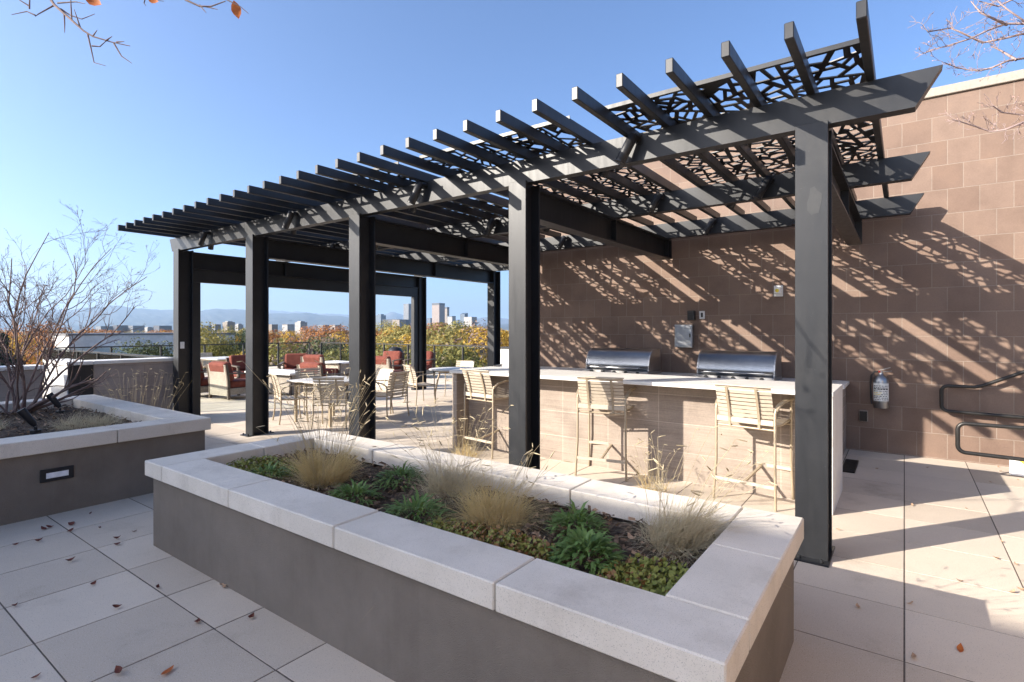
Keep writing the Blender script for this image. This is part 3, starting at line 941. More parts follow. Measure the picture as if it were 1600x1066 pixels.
def club_chair(label):
    t = thing('club_chair', label, 'armchair', (0, 0, 0), 0, 'wicker club chairs with red cushions')
    # back: curved shell
    prof = []
    for i in range(9):
        q = i/8; prof.append((-.36 - .05*math.sin(q*math.pi)*.2 - .14*max(0, q-.45)**1.3, .10+.72*q))
    back = prof + [(y+.035, z) for y, z in reversed(prof)]
    mb = MB(); mb.prism(back, 'x', -.36, .36, 0); mb.build('backrest', M['wicker'], t)
    for s in (-1, 1):
        mb = MB(); mb.prism([(y-.008, z) for y, z in prof] + [(y+.05, z) for y, z in reversed(prof)], 'x', s*.361, s*.405)
        mb.v = [(x, y, z if z > .11 else .02) for x, y, z in mb.v]; mb.build('back_post', M['wicker_frame'], t)
        mb = MB(); mb.bar((s*.385, -.37, .62), (s*.385, .40, .585), .085, .03); mb.build('armrest', M['wicker_frame'], t)
        mb = MB(); mb.box(s*.355, .33, 0, s*.41, .385, .57, .004); mb.build('leg', M['wicker_frame'], t)
    mb = MB(); mb.box(-.362, -.33, .12, .362, .36, .27, .006); mb.build('seat_frame', M['wicker'], t)
    mb = MB(); mb.box(-.35, -.28, .275, .35, .40, .44, .05); mb.build('seat_cushion', M['cushion'], t)
    mb = MB(); mb.box(-.34, -.10, 0, .34, .10, .46, .06); c_ = mb.build('back_cushion', M['cushion'], t)
    c_.location = (0, -.24, .43); c_.rotation_euler = (R(14), 0, 0)
    return t
cc = club_chair('wicker club chair with red cushions, back turned, just right of the end post')
cc.location = (-12.85, 6.45, 0); cc.rotation_euler = (0, 0, R(4))
dup(cc, (-13.85, 6.25, 0), R(4), 'wicker club chair with red cushions half hidden by the end post')
dup(cc, (-15.3, 8.05, 0), R(-95), 'wicker club chair showing its red back cushion beyond the two near club chairs')
dup(cc, (-10.9, 7.55, 0), R(5), 'brown wicker club chair seen from behind over the square table')
dup(cc, (-15.0, 9.4, 0), R(-130), 'wicker club chair facing the terrace with a red back cushion near the railing')
dup(cc, (-14.2, 9.75, 0), R(15), 'dark wicker club chair seen from behind beside the railing')
dup(cc, (-11.95, 10.35, 0), R(12), 'wicker club chair seen from behind just right of the third post')
dup(cc, (-14.2, 12.35, 0), R(200), 'wicker club chair with bright red cushions by the far railing, left of a pair')
dup(cc, (-13.3, 12.95, 0), R(200), 'wicker club chair with bright red cushions by the far railing, right of a pair')
def low_table(label, loc, rz, w, d, h):
    t = thing('coffee_table', label, 'coffee table', loc, rz, 'low stone-topped tables')
    mb = MB(); mb.box(-w/2, -d/2, h-.05, w/2, d/2, h, .006); mb.build('tabletop', M['slab'], t)
    mb = MB(); mb.box(-w/2+.12, -d/2+.12, .03, w/2-.12, d/2-.12, h-.051); mb.build('base', M['wicker'], t)
    for sx in (-1, 1):
        for sy in (-1, 1):
            mb = MB(); mb.box(sx*(w/2-.1)-.025, sy*(d/2-.1)-.025, 0, sx*(w/2-.1)+.025, sy*(d/2-.1)+.025, h-.051); mb.build('leg', M['wicker_frame'], t)
low_table('long low table with pale top between the club chairs', (-12.9, 7.7, 0), R(8), 1.7, .9, .56)
low_table('low pale table beside the railing behind the dark club chair', (-15.4, 11.2, 0), R(0), 1.2, .8, .55)
t = thing('covered_grill', 'small dark covered kettle on legs between the red club chairs and the railing', 'grill', (-14.9, 13.3, 0))
mb = MB(); mb.lathe([(.03, .55), (.2, .62), (.28, .75), (.27, .82), (.2, .95), (.06, 1.0)], 20); mb.build('bowl', M['black'], t)
for i in range(3):
    a_ = R(120*i+30); mb = MB(); mb.tube([(.15*math.cos(a_), .15*math.sin(a_), .65), (.28*math.cos(a_), .28*math.sin(a_), 0)], .014, 8); mb.build('leg', M['rail_metal'], t)

# ------------------------------------------------------------------ glass railing
def railing(label, pts, n_seg, h=1.07):
    p0 = Vector((*pts[0], 0)); p1 = Vector((*pts[1], 0))
    t = thing('glass_railing', label, 'railing', p0)
    d = p1-p0; L = d.length; u = d.normalized()
    mb = MB(); mb.bar((0, 0, h-.02), u*L + Vector((0, 0, h-.02)), .055, .04); mb.build('top_rail', M['rail_metal'], t)
    mb = MB(); mb.bar((0, 0, .10), u*L + Vector((0, 0, .10)), .04, .04); mb.build('bottom_rail', M['rail_metal'], t)
    for i in range(n_seg+1):
        q = u*(L*i/n_seg); mb = MB(); mb.bar(q + Vector((0, 0, .0)), q + Vector((0, 0, h-.041)), .06, .05, 0, (u.x, u.y, 0)); mb.build('post', M['rail_metal'], t)
        if i < n_seg:
            a_ = u*(L*i/n_seg+.035); b2 = u*(L*(i+1)/n_seg-.035)
            mb = MB(); mb.bar(a_+Vector((0, 0, .58)), b2+Vector((0, 0, .58)), .01, .88); mb.build('glass_panel', M['glass'], t)
railing('glass railing along the far edge of the terrace in front of the autumn trees', [(-11.2, 14.35), (-20.9, 14.35)], 7)
railing('glass railing along the left end of the terrace beyond the club chairs', [(-21.4, 14.1), (-21.4, 5.2)], 6)
railing('short glass railing running away behind the low wall at left', [(-21.2, 4.9), (-11.45, 4.75)], 6)
t = thing('parapet_wall', 'pale grey parapet block at the right end of the far glass railing', 'wall', (-8.6, 14.4, 0))
mb = MB(); mb.box(-2.4, 0, 0, 2.6, .3, .98); mb.build('wall', M['grey_render'], t)
mb = MB(); mb.box(-2.44, -.03, .983, 2.64, .33, 1.04, .005); mb.build('cap', M['rail_metal'], t)

# ------------------------------------------------------------------ plants
def blades(n, r0, hmin, hmax, spread, w, seed, droop=.35, seg=5, lean=(0, 0)):
    """a tuft of narrow curved blades"""
    rnd = random.Random(seed); v = []; f = []
    subs_ = [(rnd.gauss(0, .28), rnd.gauss(0, .28), rnd.uniform(.6, 1.15)) for _ in range(7)]
    for _ in range(n):
        a = rnd.uniform(0, 2*math.pi); rr = r0*math.sqrt(rnd.random())
        bx, by = rr*math.cos(a), rr*math.sin(a)
        lx, ly, lh = subs_[int((a+rr*9) / 6.2832*7) % 7]
        a2 = a + rnd.gauss(0, .7)
        h = rnd.uniform(hmin, hmax)*lh*(1-.35*rnd.random()**2); sp = spread*abs(rnd.gauss(.6, .45))*(.25+.75*rr/max(r0, 1e-4))
        dx, dy = math.cos(a2)*sp + (lean[0]+lx)*h, math.sin(a2)*sp + (lean[1]+ly)*h
        dr = droop*rnd.uniform(.3, 1.3)*sp
        fa = rnd.uniform(0, math.pi); wx, wy = math.cos(fa)*w*.5, math.sin(fa)*w*.5
        k1, k2 = rnd.gauss(0, .02), rnd.gauss(0, .02)
        b0 = len(v)
        for i in range(seg+1):
            q = i/seg; ww = (1-q**1.5)*rnd.uniform(.9, 1.1)
            x = bx + dx*q**1.5 + k1*math.sin(q*5); y = by + dy*q**1.5 + k2*math.sin(q*4)
            z = h*q - dr*q*q
            v.append((x-wx*ww, y-wy*ww, z)); v.append((x+wx*ww, y+wy*ww, z))
        for i in range(seg):
            f.append((b0+2*i, b0+2*i+1, b0+2*i+3, b0+2*i+2))
    mb = MB(); mb.add(v, f, 0, True); return mb
def stalks(n, r0, hmin, hmax, spread, seed, head=True, lean=(0, 0), hl=.05, rad=.0011):
    rnd = random.Random(seed); mb = MB()
    for _ in range(n):
        a = rnd.uniform(0, 2*math.pi); rr = r0*math.sqrt(rnd.random())
        h = rnd.uniform(hmin, hmax); sp = spread*rnd.uniform(.2, 1)
        a2 = a+rnd.gauss(0, .6)
        b0 = Vector((rr*math.cos(a), rr*math.sin(a), 0)); d = Vector((math.cos(a2)*sp+lean[0]*h, math.sin(a2)*sp+lean[1]*h, h))
        pts = [b0 + Vector((d.x*q**1.6, d.y*q**1.6, d.z*(q-.06*q*q))) for q in (0, .25, .5, .75, 1)]
        mb.tube(pts, [rad*1.3, rad*1.2, rad*1.1, rad, rad*.8], 3, 0, False)
        if head:
            for hi in range(rnd.choice((1, 1, 2, 2))):
                p = pts[-1] if hi == 0 else pts[3]
                hd = Vector((rnd.uniform(-1, 1), rnd.uniform(-1, 1), rnd.uniform(-.2, .55))).normalized()
                L = hl*rnd.uniform(.7, 1.3)
                mb.tube([p, p+hd*L*.4, p+hd*L], [.0012, .0040, .0022], 4, 0, False)
    return mb
def grass(label, loc, n, r0, h, spread, seed, mat='straw', n_st=0, st_h=(.5, .8), st_sp=.25, w=.0035, lean=(0, 0), droop=.35, group='ornamental grass tufts'):
    t = thing('ornamental_grass', label, 'ornamental grass', loc, 0, group)
    blades(n, r0, h*.45, h, spread, w, seed, droop, 5, lean).build('blades', M[mat], t)
    blades(n//4, r0*1.15, h*.2, h*.6, spread*1.25, w, seed+50, .9, 5, lean).build('blades', M['straw_grey'], t)
    if n_st: stalks(n_st, r0, st_h[0], st_h[1], st_sp, seed+90, True, lean).build('stalks', M['straw_pale'], t)
    return t
SZ = .535
grass('golden ornamental grass tuft, leftmost and tallest in the central planter', (-3.30, 2.30, SZ), 1500, .13, .42, .30, 1, 'straw', 36, (.45, .78), .35)
grass('buff grass tuft at the back of the central planter behind the golden one', (-2.42, 2.62, SZ), 1100, .13, .36, .30, 2, 'straw_grey', 30, (.4, .62), .4)
grass('broad straw grass tuft at the middle of the central planter', (-1.86, 2.40, SZ), 1500, .15, .36, .40, 3, 'straw', 16, (.3, .5), .35, droop=.6)
grass('grey-green grass tuft leaning over the right end of the central planter', (-.93, 2.66, SZ), 1300, .13, .35, .30, 4, 'straw_grey', 26, (.35, .6), .3, lean=(.25, .15), droop=.5)
grass('pale low grass tuft in the left planter behind its coping', (-7.0, 2.0, .575), 1300, .28, .26, .28, 5, 'straw_grey', 0, lean=(.1, .1), droop=.7)
grass('thin grass tuft at the very left in the left planter', (-7.6, 1.32, .575), 300, .12, .25, .2, 6, 'straw_grey', 0)
grass('sparse seed stalks standing behind the left planter coping', (-8.85, 3.1, 0), 120, .3, .4, .3, 7, 'straw_grey', 46, (.75, 1.15), .45)
grass('straw tuft at the foot of the bar under the left stool', (-4.55, 5.25, 0), 160, .16, .35, .3, 8, 'straw', 34, (.35, .62), .3, w=.004)
grass('small straw tuft at the foot of the bar between the stools', (-2.0, 5.1, 0), 120, .12, .42, .2, 9, 'straw', 22, (.35, .62), .2, w=.004)
grass('tall seed stalks rising in front of the second post', (-3.62, 2.50, SZ), 60, .12, .35, .2, 10, 'straw', 26, (.6, .95), .5)

def rosette(label, loc, n, r, h, seed, ll=.13, lw=.03):
    rnd = random.Random(seed); v = []; f = []
    for i in range(n):
        a = rnd.uniform(0, 2*math.pi); q = math.sqrt(rnd.random())
        x, y = r*q*math.cos(a), r*q*math.sin(a); z = h*(1-q*q)*rnd.uniform(.45, 1)+.01
        d = Vector((math.cos(a)*(.3+q), math.sin(a)*(.3+q), rnd.uniform(.0, .8))).normalized()
        d = (d + Vector((rnd.gauss(0, .3), rnd.gauss(0, .3), 0))).normalized()
        L = ll*rnd.uniform(.6, 1.2); W = lw*rnd.uniform(.7, 1.2)
        sd = d.cross(Vector((0, 0, 1))).normalized()*W*.5; up = sd.cross(d).normalized()
        p0 = Vector((x, y, z)); b0 = len(v)
        pts = [(0, .15, 0), (.35, 1, .04), (.7, .8, .03), (1, .05, -.10)]
        for (s_, ww, dz) in pts:
            c = p0 + d*L*s_ + up*L*dz*2
            v += [c-sd*ww, c+sd*ww]
        for k in range(3): f.append((b0+2*k, b0+2*k+1, b0+2*k+3, b0+2*k+2))
    mb = MB(); mb.add(v, f, 0, True)
    t = thing('green_perennial', label, 'perennial', loc, 0, 'green perennials in the central planter')
    mb.build('leaves', M['perennial'], t)
rosette('green leafy perennial between the golden and the buff grass at the back', (-2.86, 2.60, SZ), 230, .135, .10, 1, .09, .014)
rosette('low green perennial behind the front coping right of the golden grass', (-2.80, 2.16, SZ), 190, .12, .08, 2, .085, .015)
rosette('green perennial with strap leaves in front of the buff grass', (-2.22, 2.14, SZ), 240, .15, .10, 3, .10, .013)
rosette('upper green perennial right of the broad straw grass', (-1.40, 2.50, SZ), 220, .125, .11, 4, .075, .020)
rosette('broad-leaved green perennial at the front coping right of the straw grass', (-1.18, 2.20, SZ), 340, .14, .12, 5, .07, .022)
rosette('little green perennial under the golden grass', (-3.72, 2.14, SZ), 110, .12, .07, 6, .08, .014)

def groundcover(name, x0, y0, x1, y1, z, n, seed, mats, blob):
    rnd = random.Random(seed); mb = MB()
    for _ in range(n):
        while True:
            x, y = rnd.uniform(x0, x1), rnd.uniform(y0, y1)
            u_, v_ = 2*(x-x0)/(x1-x0)-1, 2*(y-y0)/(y1-y0)-1
            if (abs(u_)**blob+abs(v_)**blob) < 1+.25*math.sin(7*x+5*y): break
        h = rnd.uniform(.005, .06); s = rnd.uniform(.006, .013)
        a = rnd.uniform(0, 6.28); tl = rnd.uniform(.2, .9)
        c = Vector((x, y, z+h)); d = Vector((math.cos(a), math.sin(a), tl)).normalized(); e = d.orthogonal().normalized()
        mi = 1 if math.sin(3.1*x+1.7*y+seed)+rnd.gauss(0, .5) > .95 else 0
        mb.add([c-e*s*.3-d*s, c+e*s-d*s*.1, c+d*s*1.2, c-e*s-d*s*.1], [(0, 1, 2, 3)], mi)
    o = mb.build(name, mats)
    tag(o, kind='stuff')
    return o
o = groundcover('sedum_groundcover', -2.05, 1.94, -1.30, 2.24, SZ, 2500, 3, [M['sedum'], M['sedum_red']], 2.5)
tag(o, 'mossy green sedum mat behind the front coping at the middle of the planter', 'groundcover')
o = groundcover('sedum_groundcover', -1.05, 1.93, -.72, 2.38, SZ, 1700, 8, [M['sedum'], M['sedum_red']], 3)
tag(o, 'red-brown sedum mat in the right front corner of the central planter', 'groundcover')
o = groundcover('sedum_groundcover', -4.30, 1.96, -3.55, 2.45, SZ, 1500, 13, [M['sedum'], M['sedum_red']], 2.2)
tag(o, 'bronze sedum mat in the left corner of the central planter', 'groundcover')

def leaf_geo(L, W, curl, seed):
    rnd = random.Random(seed); v = []; f = []
    prof = [(0, .04), (.2, .7), (.45, 1), (.7, .75), (1, .03)]
    for i, (q, w) in enumerate(prof):
        x = (q-.5)*L; z = curl*L*(2*q-1)**2 + .002
        for s in (-1, 0, 1):
            v.append((x, s*w*W*.5, z + abs(s)*curl*W*.9*w + rnd.uniform(-.001, .001)))
    for i in range(4):
        for k in range(2):
            a = i*3+k; f.append((a, a+1, a+4, a+3))
    mb = MB(); mb.add(v, f, 0, True); return mb
# litter too small to count: wood chips and leaf scraps on the soil
def litter(name, boxes, n, seed, mats, smin, smax):
    rnd = random.Random(seed); mb = MB()
    for _ in range(n):
        x0, y0, x1, y1, z = rnd.choice(boxes)
        x, y = rnd.uniform(x0, x1), rnd.uniform(y0, y1); s = rnd.uniform(smin, smax); a = rnd.uniform(0, 6.28)
        e = Euler((rnd.gauss(0, .4), rnd.gauss(0, .4), a)).to_matrix(); c = Vector((x, y, z+rnd.uniform(.0, .02)))
        w = s*rnd.uniform(.25, .6)
        mb.add([c+e @ Vector(p) for p in ((-s, -w*.6, 0), (s*.8, -w, .003), (s, w*.7, 0), (-s*.9, w, -.002))], [(0, 1, 2, 3)], rnd.randrange(len(mats)))
    o = mb.build(name, mats); tag(o, kind='stuff'); return o
o = litter('wood_chips', [(-4.3, 1.96, -.73, 2.86, .548), (-9.1, -.5, -6.4, 2.4, .60)], 5200, 5, [M['chip'], M['mulch'], M['chip'], M['chip'], M['chip'], M['tan_leaf']], .008, .03)
tag(o, 'brown wood chips and leaf scraps strewn over the planter soil', 'mulch')

rnd = random.Random(12)
lm = [leaf_geo(.075, .04, .25, 1).mesh('leaf', M['dead_leaf']), leaf_geo(.06, .035, .4, 2).mesh('leaf', M['dead_leaf']), leaf_geo(.05, .028, .3, 3).mesh('leaf', M['tan_leaf']), leaf_geo(.09, .04, .12, 4).mesh('leaf', M['orange_leaf'])]
def px_floor(px, py, z=0.0):
    d = ray(px, py); t_ = (z-EYE)/d.z
    return (d.x*t_, d.y*t_, z)
G1, G2, G3 = 'dry leaves fallen on the shaded pavers', 'dry leaves fallen on the sunny pavers at right', 'tan leaves fallen on the planter soil'
for (px, py, mi, lab, gp) in ([(p[0], p[1], i % 2, 'curled dark red dry leaf lying on the shaded pavers at left', G1) for i, p in enumerate(
        [(25, 851), (60, 846), (68, 827), (77, 825), (112, 820), (141, 803), (155, 825), (115, 818), (210, 831), (183, 842), (184, 851), (110, 877), (145, 913), (24, 947), (110, 830), (245, 919), (308, 973), (182, 950), (392, 965)])]
        + [(346, 914, 2, 'tan leaf drifted against the foot of the central planter', G1), (352, 917, 2, 'tan leaf drifted against the foot of the central planter', G1), (396, 936, 2, 'tan leaf drifted against the foot of the central planter', G1), (600, 1052, 2, 'tan leaf drifted against the foot of the central planter', G1), (57, 1058, 0, 'large upright dark red leaf at the bottom left corner', G1), (187, 1051, 1, 'dark red leaf at the bottom edge left of the tan one', G1), (262, 1050, 3, 'orange-tan leaf on the pavers at the bottom left of the picture', G1),
           (1500, 1014, 3, 'bright orange-brown leaf on the shaded pavers at the lower right', G2), (1429, 1028, 2, 'tan leaf on the paver joint at the lower right', G2)]
        + [(p[0], p[1], 2, 'small tan dry leaf on the sunlit pavers near the handrails', G2) for p in [(1340, 949), (1424, 944), (1566, 847), (1583, 926), (1596, 922), (1500, 909), (1556, 873), (1587, 882), (1450, 731), (1371, 733), (1591, 750), (1548, 754), (1564, 737), (1560, 730), (1510, 795), (1425, 790), (1310, 828)]]):
    o = obj('fallen_leaf', lm[mi]); o.location = px_floor(px, py, .004)
    o.rotation_euler = (rnd.gauss(0, .25), rnd.gauss(0, .25), rnd.uniform(0, 6.28)); s = rnd.uniform(.5, .95); o.scale = (s, s, s)
    tag(o, lab, 'leaf', gp)
for i in range(34):
    o = obj('fallen_leaf', lm[2])
    o.location = (rnd.uniform(-3.0, -.8), rnd.uniform(2.0, 2.8), .555+rnd.uniform(0, .012)); o.rotation_euler = (rnd.gauss(0, .3), rnd.gauss(0, .3), rnd.uniform(0, 6.28))
    s = rnd.uniform(.7, 1.3); o.scale = (s, s, s)
    tag(o, 'small tan dry leaf on the dark soil of the central planter', 'leaf', G3)

# landscape spotlights in the left planter
def garden_spot(label, loc, rz):
    t = thing('garden_spotlight', label, 'spotlight', loc, rz, 'black garden spotlights in the left planter')
    mb = MB(); mb.tube([(0, 0, -.05), (0, 0, .03)], [.045, .045], 12); mb.tube([(0, 0, .03), (0, 0, .06)], .014, 8); mb.build('stake', M['black'], t)
    mb = MB(); a = Vector((.0, .0, .07)); d = Vector((-.55, 0, .85)).normalized()
    mb.tube([a, a+d*.03, a+d*.14, a+d*.16, a+d*.20], [.018, .030, .035, .039, .039], 14); mb.build('head', M['black'], t)
    return t
# touch-up paint patch on the near post
mb = MB(); mb.add([(PXS[0]+.02+.045*math.cos(k*.524)*(1+.2*math.sin(k*2.1)), PY-.0015, 2.52+.10*math.sin(k*.524)*(1+.15*math.cos(k*1.7))) for k in range(12)], [tuple(range(12))])
pbuild(mb, 'paint_patch', flat_mat('touch_up_paint', (.028, .029, .031), .5))
garden_spot('black garden spotlight standing at the back of the left planter by the shrub', (-8.35, 2.08, .60), R(60))
garden_spot('black garden spotlight near the front coping of the left planter', (-6.95, 1.54, .60), R(75))

# ---- bare woody plants
def grow(mb, p, d, L, r, lev, rnd, up, tips, nside, droop=0.0, wob=.16, n=6, kids=(.35, .98), shrink=.6, ang=(.35, .9), rmin=.0009):
    pts = [p.copy()]; rs = [r]; dirs = [d.copy()]
    for i in range(n):
        d = (d + Vector((rnd.gauss(0, wob), rnd.gauss(0, wob), rnd.gauss(0, wob) + up - droop*i/n))).normalized()
        p = p + d*(L/n); pts.append(p.copy()); rs.append(max(r*(1-.72*(i+1)/n), rmin)); dirs.append(d.copy())
    mb.tube(pts, rs, 7 if r > .02 else (5 if r > .006 else 3), 0, False)
    tips.append((pts[-1], dirs[-1]))
    if lev > 0:
        for k in range(nside[0] if isinstance(nside, list) else nside):
            q = rnd.uniform(*kids); i = min(int(q*n), n-1); fr = q*n-i
            b = pts[i].lerp(pts[i+1], fr); rb = rs[i]*.62
            t = dirs[i]; o_ = t.orthogonal().normalized(); o_ = Matrix.Rotation(rnd.uniform(0, 6.283), 3, t) @ o_
            an = rnd.uniform(*ang); nd = (t*math.cos(an) + o_*math.sin(an)).normalized()
            grow(mb, b, nd, L*shrink*rnd.uniform(.6, 1.15)*(1-.35*q), max(rb, rmin*1.3), lev-1, rnd, up, tips, nside[1:] if isinstance(nside, list) and len(nside) > 1 else nside, droop, wob, max(3, n-1), kids, shrink, ang, rmin)
def leaflets(tips, rnd, n, s, jit=.03):
    mb = MB()
    for _ in range(n):
        p, d = rnd.choice(tips); c = p + Vector((rnd.gauss(0, jit), rnd.gauss(0, jit), rnd.gauss(0, jit)*.8))
        e = Euler((rnd.uniform(0, 6), rnd.uniform(0, 6), rnd.uniform(0, 6))).to_matrix(); q = s*rnd.uniform(.5, 1.3)
        mb.add([c+e @ Vector(v_) for v_ in ((-q, 0, 0), (0, -q*.5, .1*q), (q, 0, 0), (0, q*.5, .1*q))], [(0, 1, 2, 3)])
    return mb
rnd = random.Random(21)
t = thing('bare_shrub', 'bare multi-stemmed shrub with dark twigs in the left planter', 'shrub', (-8.75, 1.78, .58))
mb = MB(); tips = []
stems = [((.1, .12, 1), 2.3), ((-.2, .15, 1), 2.3), ((.35, .25, .9), 2.1), ((.3, -.2, 1), 2.3), ((-.3, -.3, 1), 2.3), ((.15, .42, .85), 1.9), ((.30, .55, .72), 1.7), ((-.1, .05, 1), 2.4),
         ((.2, -.6, .9), 2.2), ((-.1, .50, .85), 1.8), ((.55, .1, .85), 1.9), ((.0, -.35, 1.0), 2.4), ((.2, -.1, 1), 2.0), ((.1, .3, .9), 1.6)]
for d, L in stems:
    grow(mb, Vector((rnd.gauss(0, .06), rnd.gauss(0, .06), 0)), Vector(d).normalized(), L*rnd.uniform(.85, 1.08), rnd.uniform(.011, .018), 3, rnd, .03, tips, [8, 6, 3], 0, .15, 8, (.16, .97), .46, (.3, .85), .0013)
mb.build('branches', M['bark'], t)
mb = MB(); tp2 = []
for d, L, r in (((.45, .85, .30), .98, .022), ((.75, .45, .35), 1.1, .026), ((.2, .9, .15), 1.0, .024)):
    grow(mb, Vector((0, 0, .02)), Vector(d).normalized(), L, r, 1, rnd, .09, tp2, [4], 0, .10, 7, (.3, .95), .5, (.3, .8))
mb.build('low_branches', M['bark'], t)
tag(leaflets(tips, rnd, 420, .011, .015).build('leaves', flat_mat('dark_dry_leaf', (.05, .028, .03), .6), t), kind='stuff')

rnd = random.Random(5)
def limb_to(mb, pts, r0, r1, n=7):
    mb.tube(pts, [r0+(r1-r0)*i/(len(pts)-1) for i in range(len(pts))], n, 0, False)
# tree beside the camera whose low branches hang into the top left of the view
t = thing('bare_tree', 'bare tree reaching its low twigs with a few orange leaves into the top left', 'tree', (-6.3, -.9, 0))
O = Vector(t.location)
mb = MB(); limb_to(mb, [Vector((0, 0, 0)), Vector((.03, .02, 1)), Vector((.05, .06, 2.0)), Vector((.05, .08, 2.95))], .08, .03); mb.build('trunk', M['bark'], t)
mb = MB(); tips = []
A = lambda px, py, d: at_depth(px, py, d) - O
main = [Vector((.05, .08, 2.9)), A(-60, -130, 2.9), A(40, -60, 2.75), A(85, 8, 2.65), A(110, 30, 2.6), A(130, 48, 2.58), A(145, 57, 2.56), A(175, 66, 2.55), A(203, 72, 2.54)]
limb_to(mb, main, .009, .0018)
subs = [[A(85, 8, 2.65), A(60, 22, 2.63), A(55, 26, 2.62)], [A(55, 24, 2.62), A(42, 18, 2.62), A(18, 23, 2.62)], [A(90, 5, 2.65), A(118, 3, 2.63), A(133, 6, 2.6)], [A(95, 14, 2.65), A(110, 24, 2.63), A(128, 30, 2.62), A(148, 22, 2.6)],
        [A(100, 20, 2.62), A(101, 38, 2.61), A(101, 51, 2.6)], [A(137, 54, 2.57), A(142, 75, 2.56), A(147, 98, 2.55), A(165, 103, 2.54)], [A(178, 68, 2.55), A(190, 88, 2.54), A(206, 99, 2.53)], [A(144, 72, 2.56), A(156, 73, 2.55), A(168, 62, 2.55)],
        [A(145, 57, 2.56), A(152, 47, 2.56)], [A(165, 64, 2.55), A(175, 57, 2.54)], [A(182, 66, 2.55), A(194, 65, 2.54)], [A(46, 14, 2.63), A(47, -20, 2.63)], [A(46, 10, 2.63), A(30, 0, 2.63), A(22, -20, 2.63)], [A(112, 30, 2.6), A(110, -12, 2.62)], [A(125, 42, 2.6), A(116, 15, 2.6)]]
for s_ in subs: limb_to(mb, s_, .004, .0014, 5)
m2 = [Vector((.05, .08, 2.93)), A(150, -190, 2.7), A(240, -60, 2.6), A(290, 0, 2.55), A(312, 10, 2.53), A(330, 10, 2.52), A(352, 2, 2.5)]
limb_to(mb, m2, .008, .0022, 5)
for s_ in [[A(312, 8, 2.53), A(322, 20, 2.52)], [A(320, 10, 2.53), A(340, 15, 2.51)], [A(240, -60, 2.6), A(225, 5, 2.6), A(228, 9, 2.6)], [A(240, -60, 2.6), A(240, 0, 2.6), A(256, 2, 2.6)], [A(290, -40, 2.55), A(355, 0, 2.5), A(375, 10, 2.5), A(388, 21, 2.5)]]: limb_to(mb, s_, .0038, .0014, 5)
for k in range(4):
    grow(mb, Vector((.05, .08, 2.9)), Vector((rnd.uniform(-1, .1), rnd.uniform(-1, .3), rnd.uniform(.5, .9))).normalized(), 1.5, .009, 2, rnd, .03, tips, [6, 4], 0, .13, 6, (.25, .95), .5, (.3, .8))
mb.build('branches', M['bark'], t)
for (px, py, L, W, rz) in ((148, 4, .09, .05, .5), (241, 3, .05, .03, .2), (370, 18, .09, .045, 1.3)):
    o = leaf_geo(L, W, .12, px).build('leaf', M['orange_leaf'], t); o.location = A(px, py, 2.55)
    o.rotation_euler = (R(75), rz, YAW)
# tree at the right, its pale twigs crossing the wall top
rnd = random.Random(9)
t = thing('bare_tree', 'pale bare tree whose sunlit twigs cross the top right corner', 'tree', (2.35, 5.3, 0))
O = Vector(t.location)
mb = MB(); limb_to(mb, [Vector((0, 0, 0)), Vector((.02, 0, 1.4)), Vector((-.04, .03, 2.8)), Vector((-.02, 0, 4.4)), Vector((.05, .05, 6.2))], .10, .025); mb.build('trunk', M['bark_pale'], t)
mb = MB(); tips = []
D = 5.0
for pts in ([(1720, 120), (1660, 80), (1600, 33), (1570, 12), (1555, -2)], [(1720, 60), (1640, 38), (1596, 37), (1573, 37), (1545, 47), (1518, 60), (1480, 72), (1460, 77), (1443, 84)], [(1573, 39), (1550, 28), (1532, 20), (1517, 2)],
            [(1720, 70), (1640, 55), (1598, 53), (1570, 60), (1535, 67), (1500, 50), (1485, 44), (1450, 50), (1442, 40)], [(1720, 75), (1640, 90), (1600, 91), (1575, 95), (1550, 106), (1530, 111), (1510, 109), (1490, 104), (1476, 98)],
            [(1588, 94), (1565, 80), (1548, 72)], [(1720, 150), (1640, 180), (1600, 191), (1570, 203), (1548, 206), (1528, 199), (1500, 190), (1488, 187)], [(1720, 130), (1640, 160), (1600, 180), (1585, 178), (1565, 176), (1552, 166)], [(1720, -60), (1600, -10), (1560, 10), (1530, 2)]):
    q = [at_depth(a, b_, D + .1*math.sin(a)) - O for a, b_ in pts]
    limb_to(mb, q, .013, .004, 5)
    for i in range(1, len(q)-1):
        for k in range(4):
            b0 = q[i].lerp(q[i+1], rnd.random()); d0 = (q[i+1]-q[i]).normalized()
            dd = (d0 + Vector((rnd.gauss(0, .7), rnd.gauss(0, .7), rnd.gauss(.25, .7)))).normalized()
            grow(mb, b0, dd, rnd.uniform(.07, .20), .0026, 1, rnd, .02, tips, [3], 0, .16, 4, (.3, .95), .6, (.3, .8), .002)
for z, x_ in ((2.0, 120), (2.6, 70), (2.9, 60), (3.3, -60)):
    mb.tube([Vector((-.02, .01, z)), at_depth(1720, x_, D) - O], [.035, .012], 7, 0, False)
for k in range(6):
    grow(mb, Vector((0, 0, rnd.uniform(3.2, 5.8))), Vector((rnd.uniform(.1, 1), rnd.uniform(-1, 1), .5)).normalized(), 1.8, .025, 2, rnd, .03, tips, [6, 4], 0, .13, 6, (.25, .95), .5, (.3, .8))
mb.build('branches', M['bark_pale'], t)
tag(leaflets(tips, rnd, 260, .007, .008).build('buds', flat_mat('pink_bud', (.42, .24, .22), .6), t), kind='stuff')

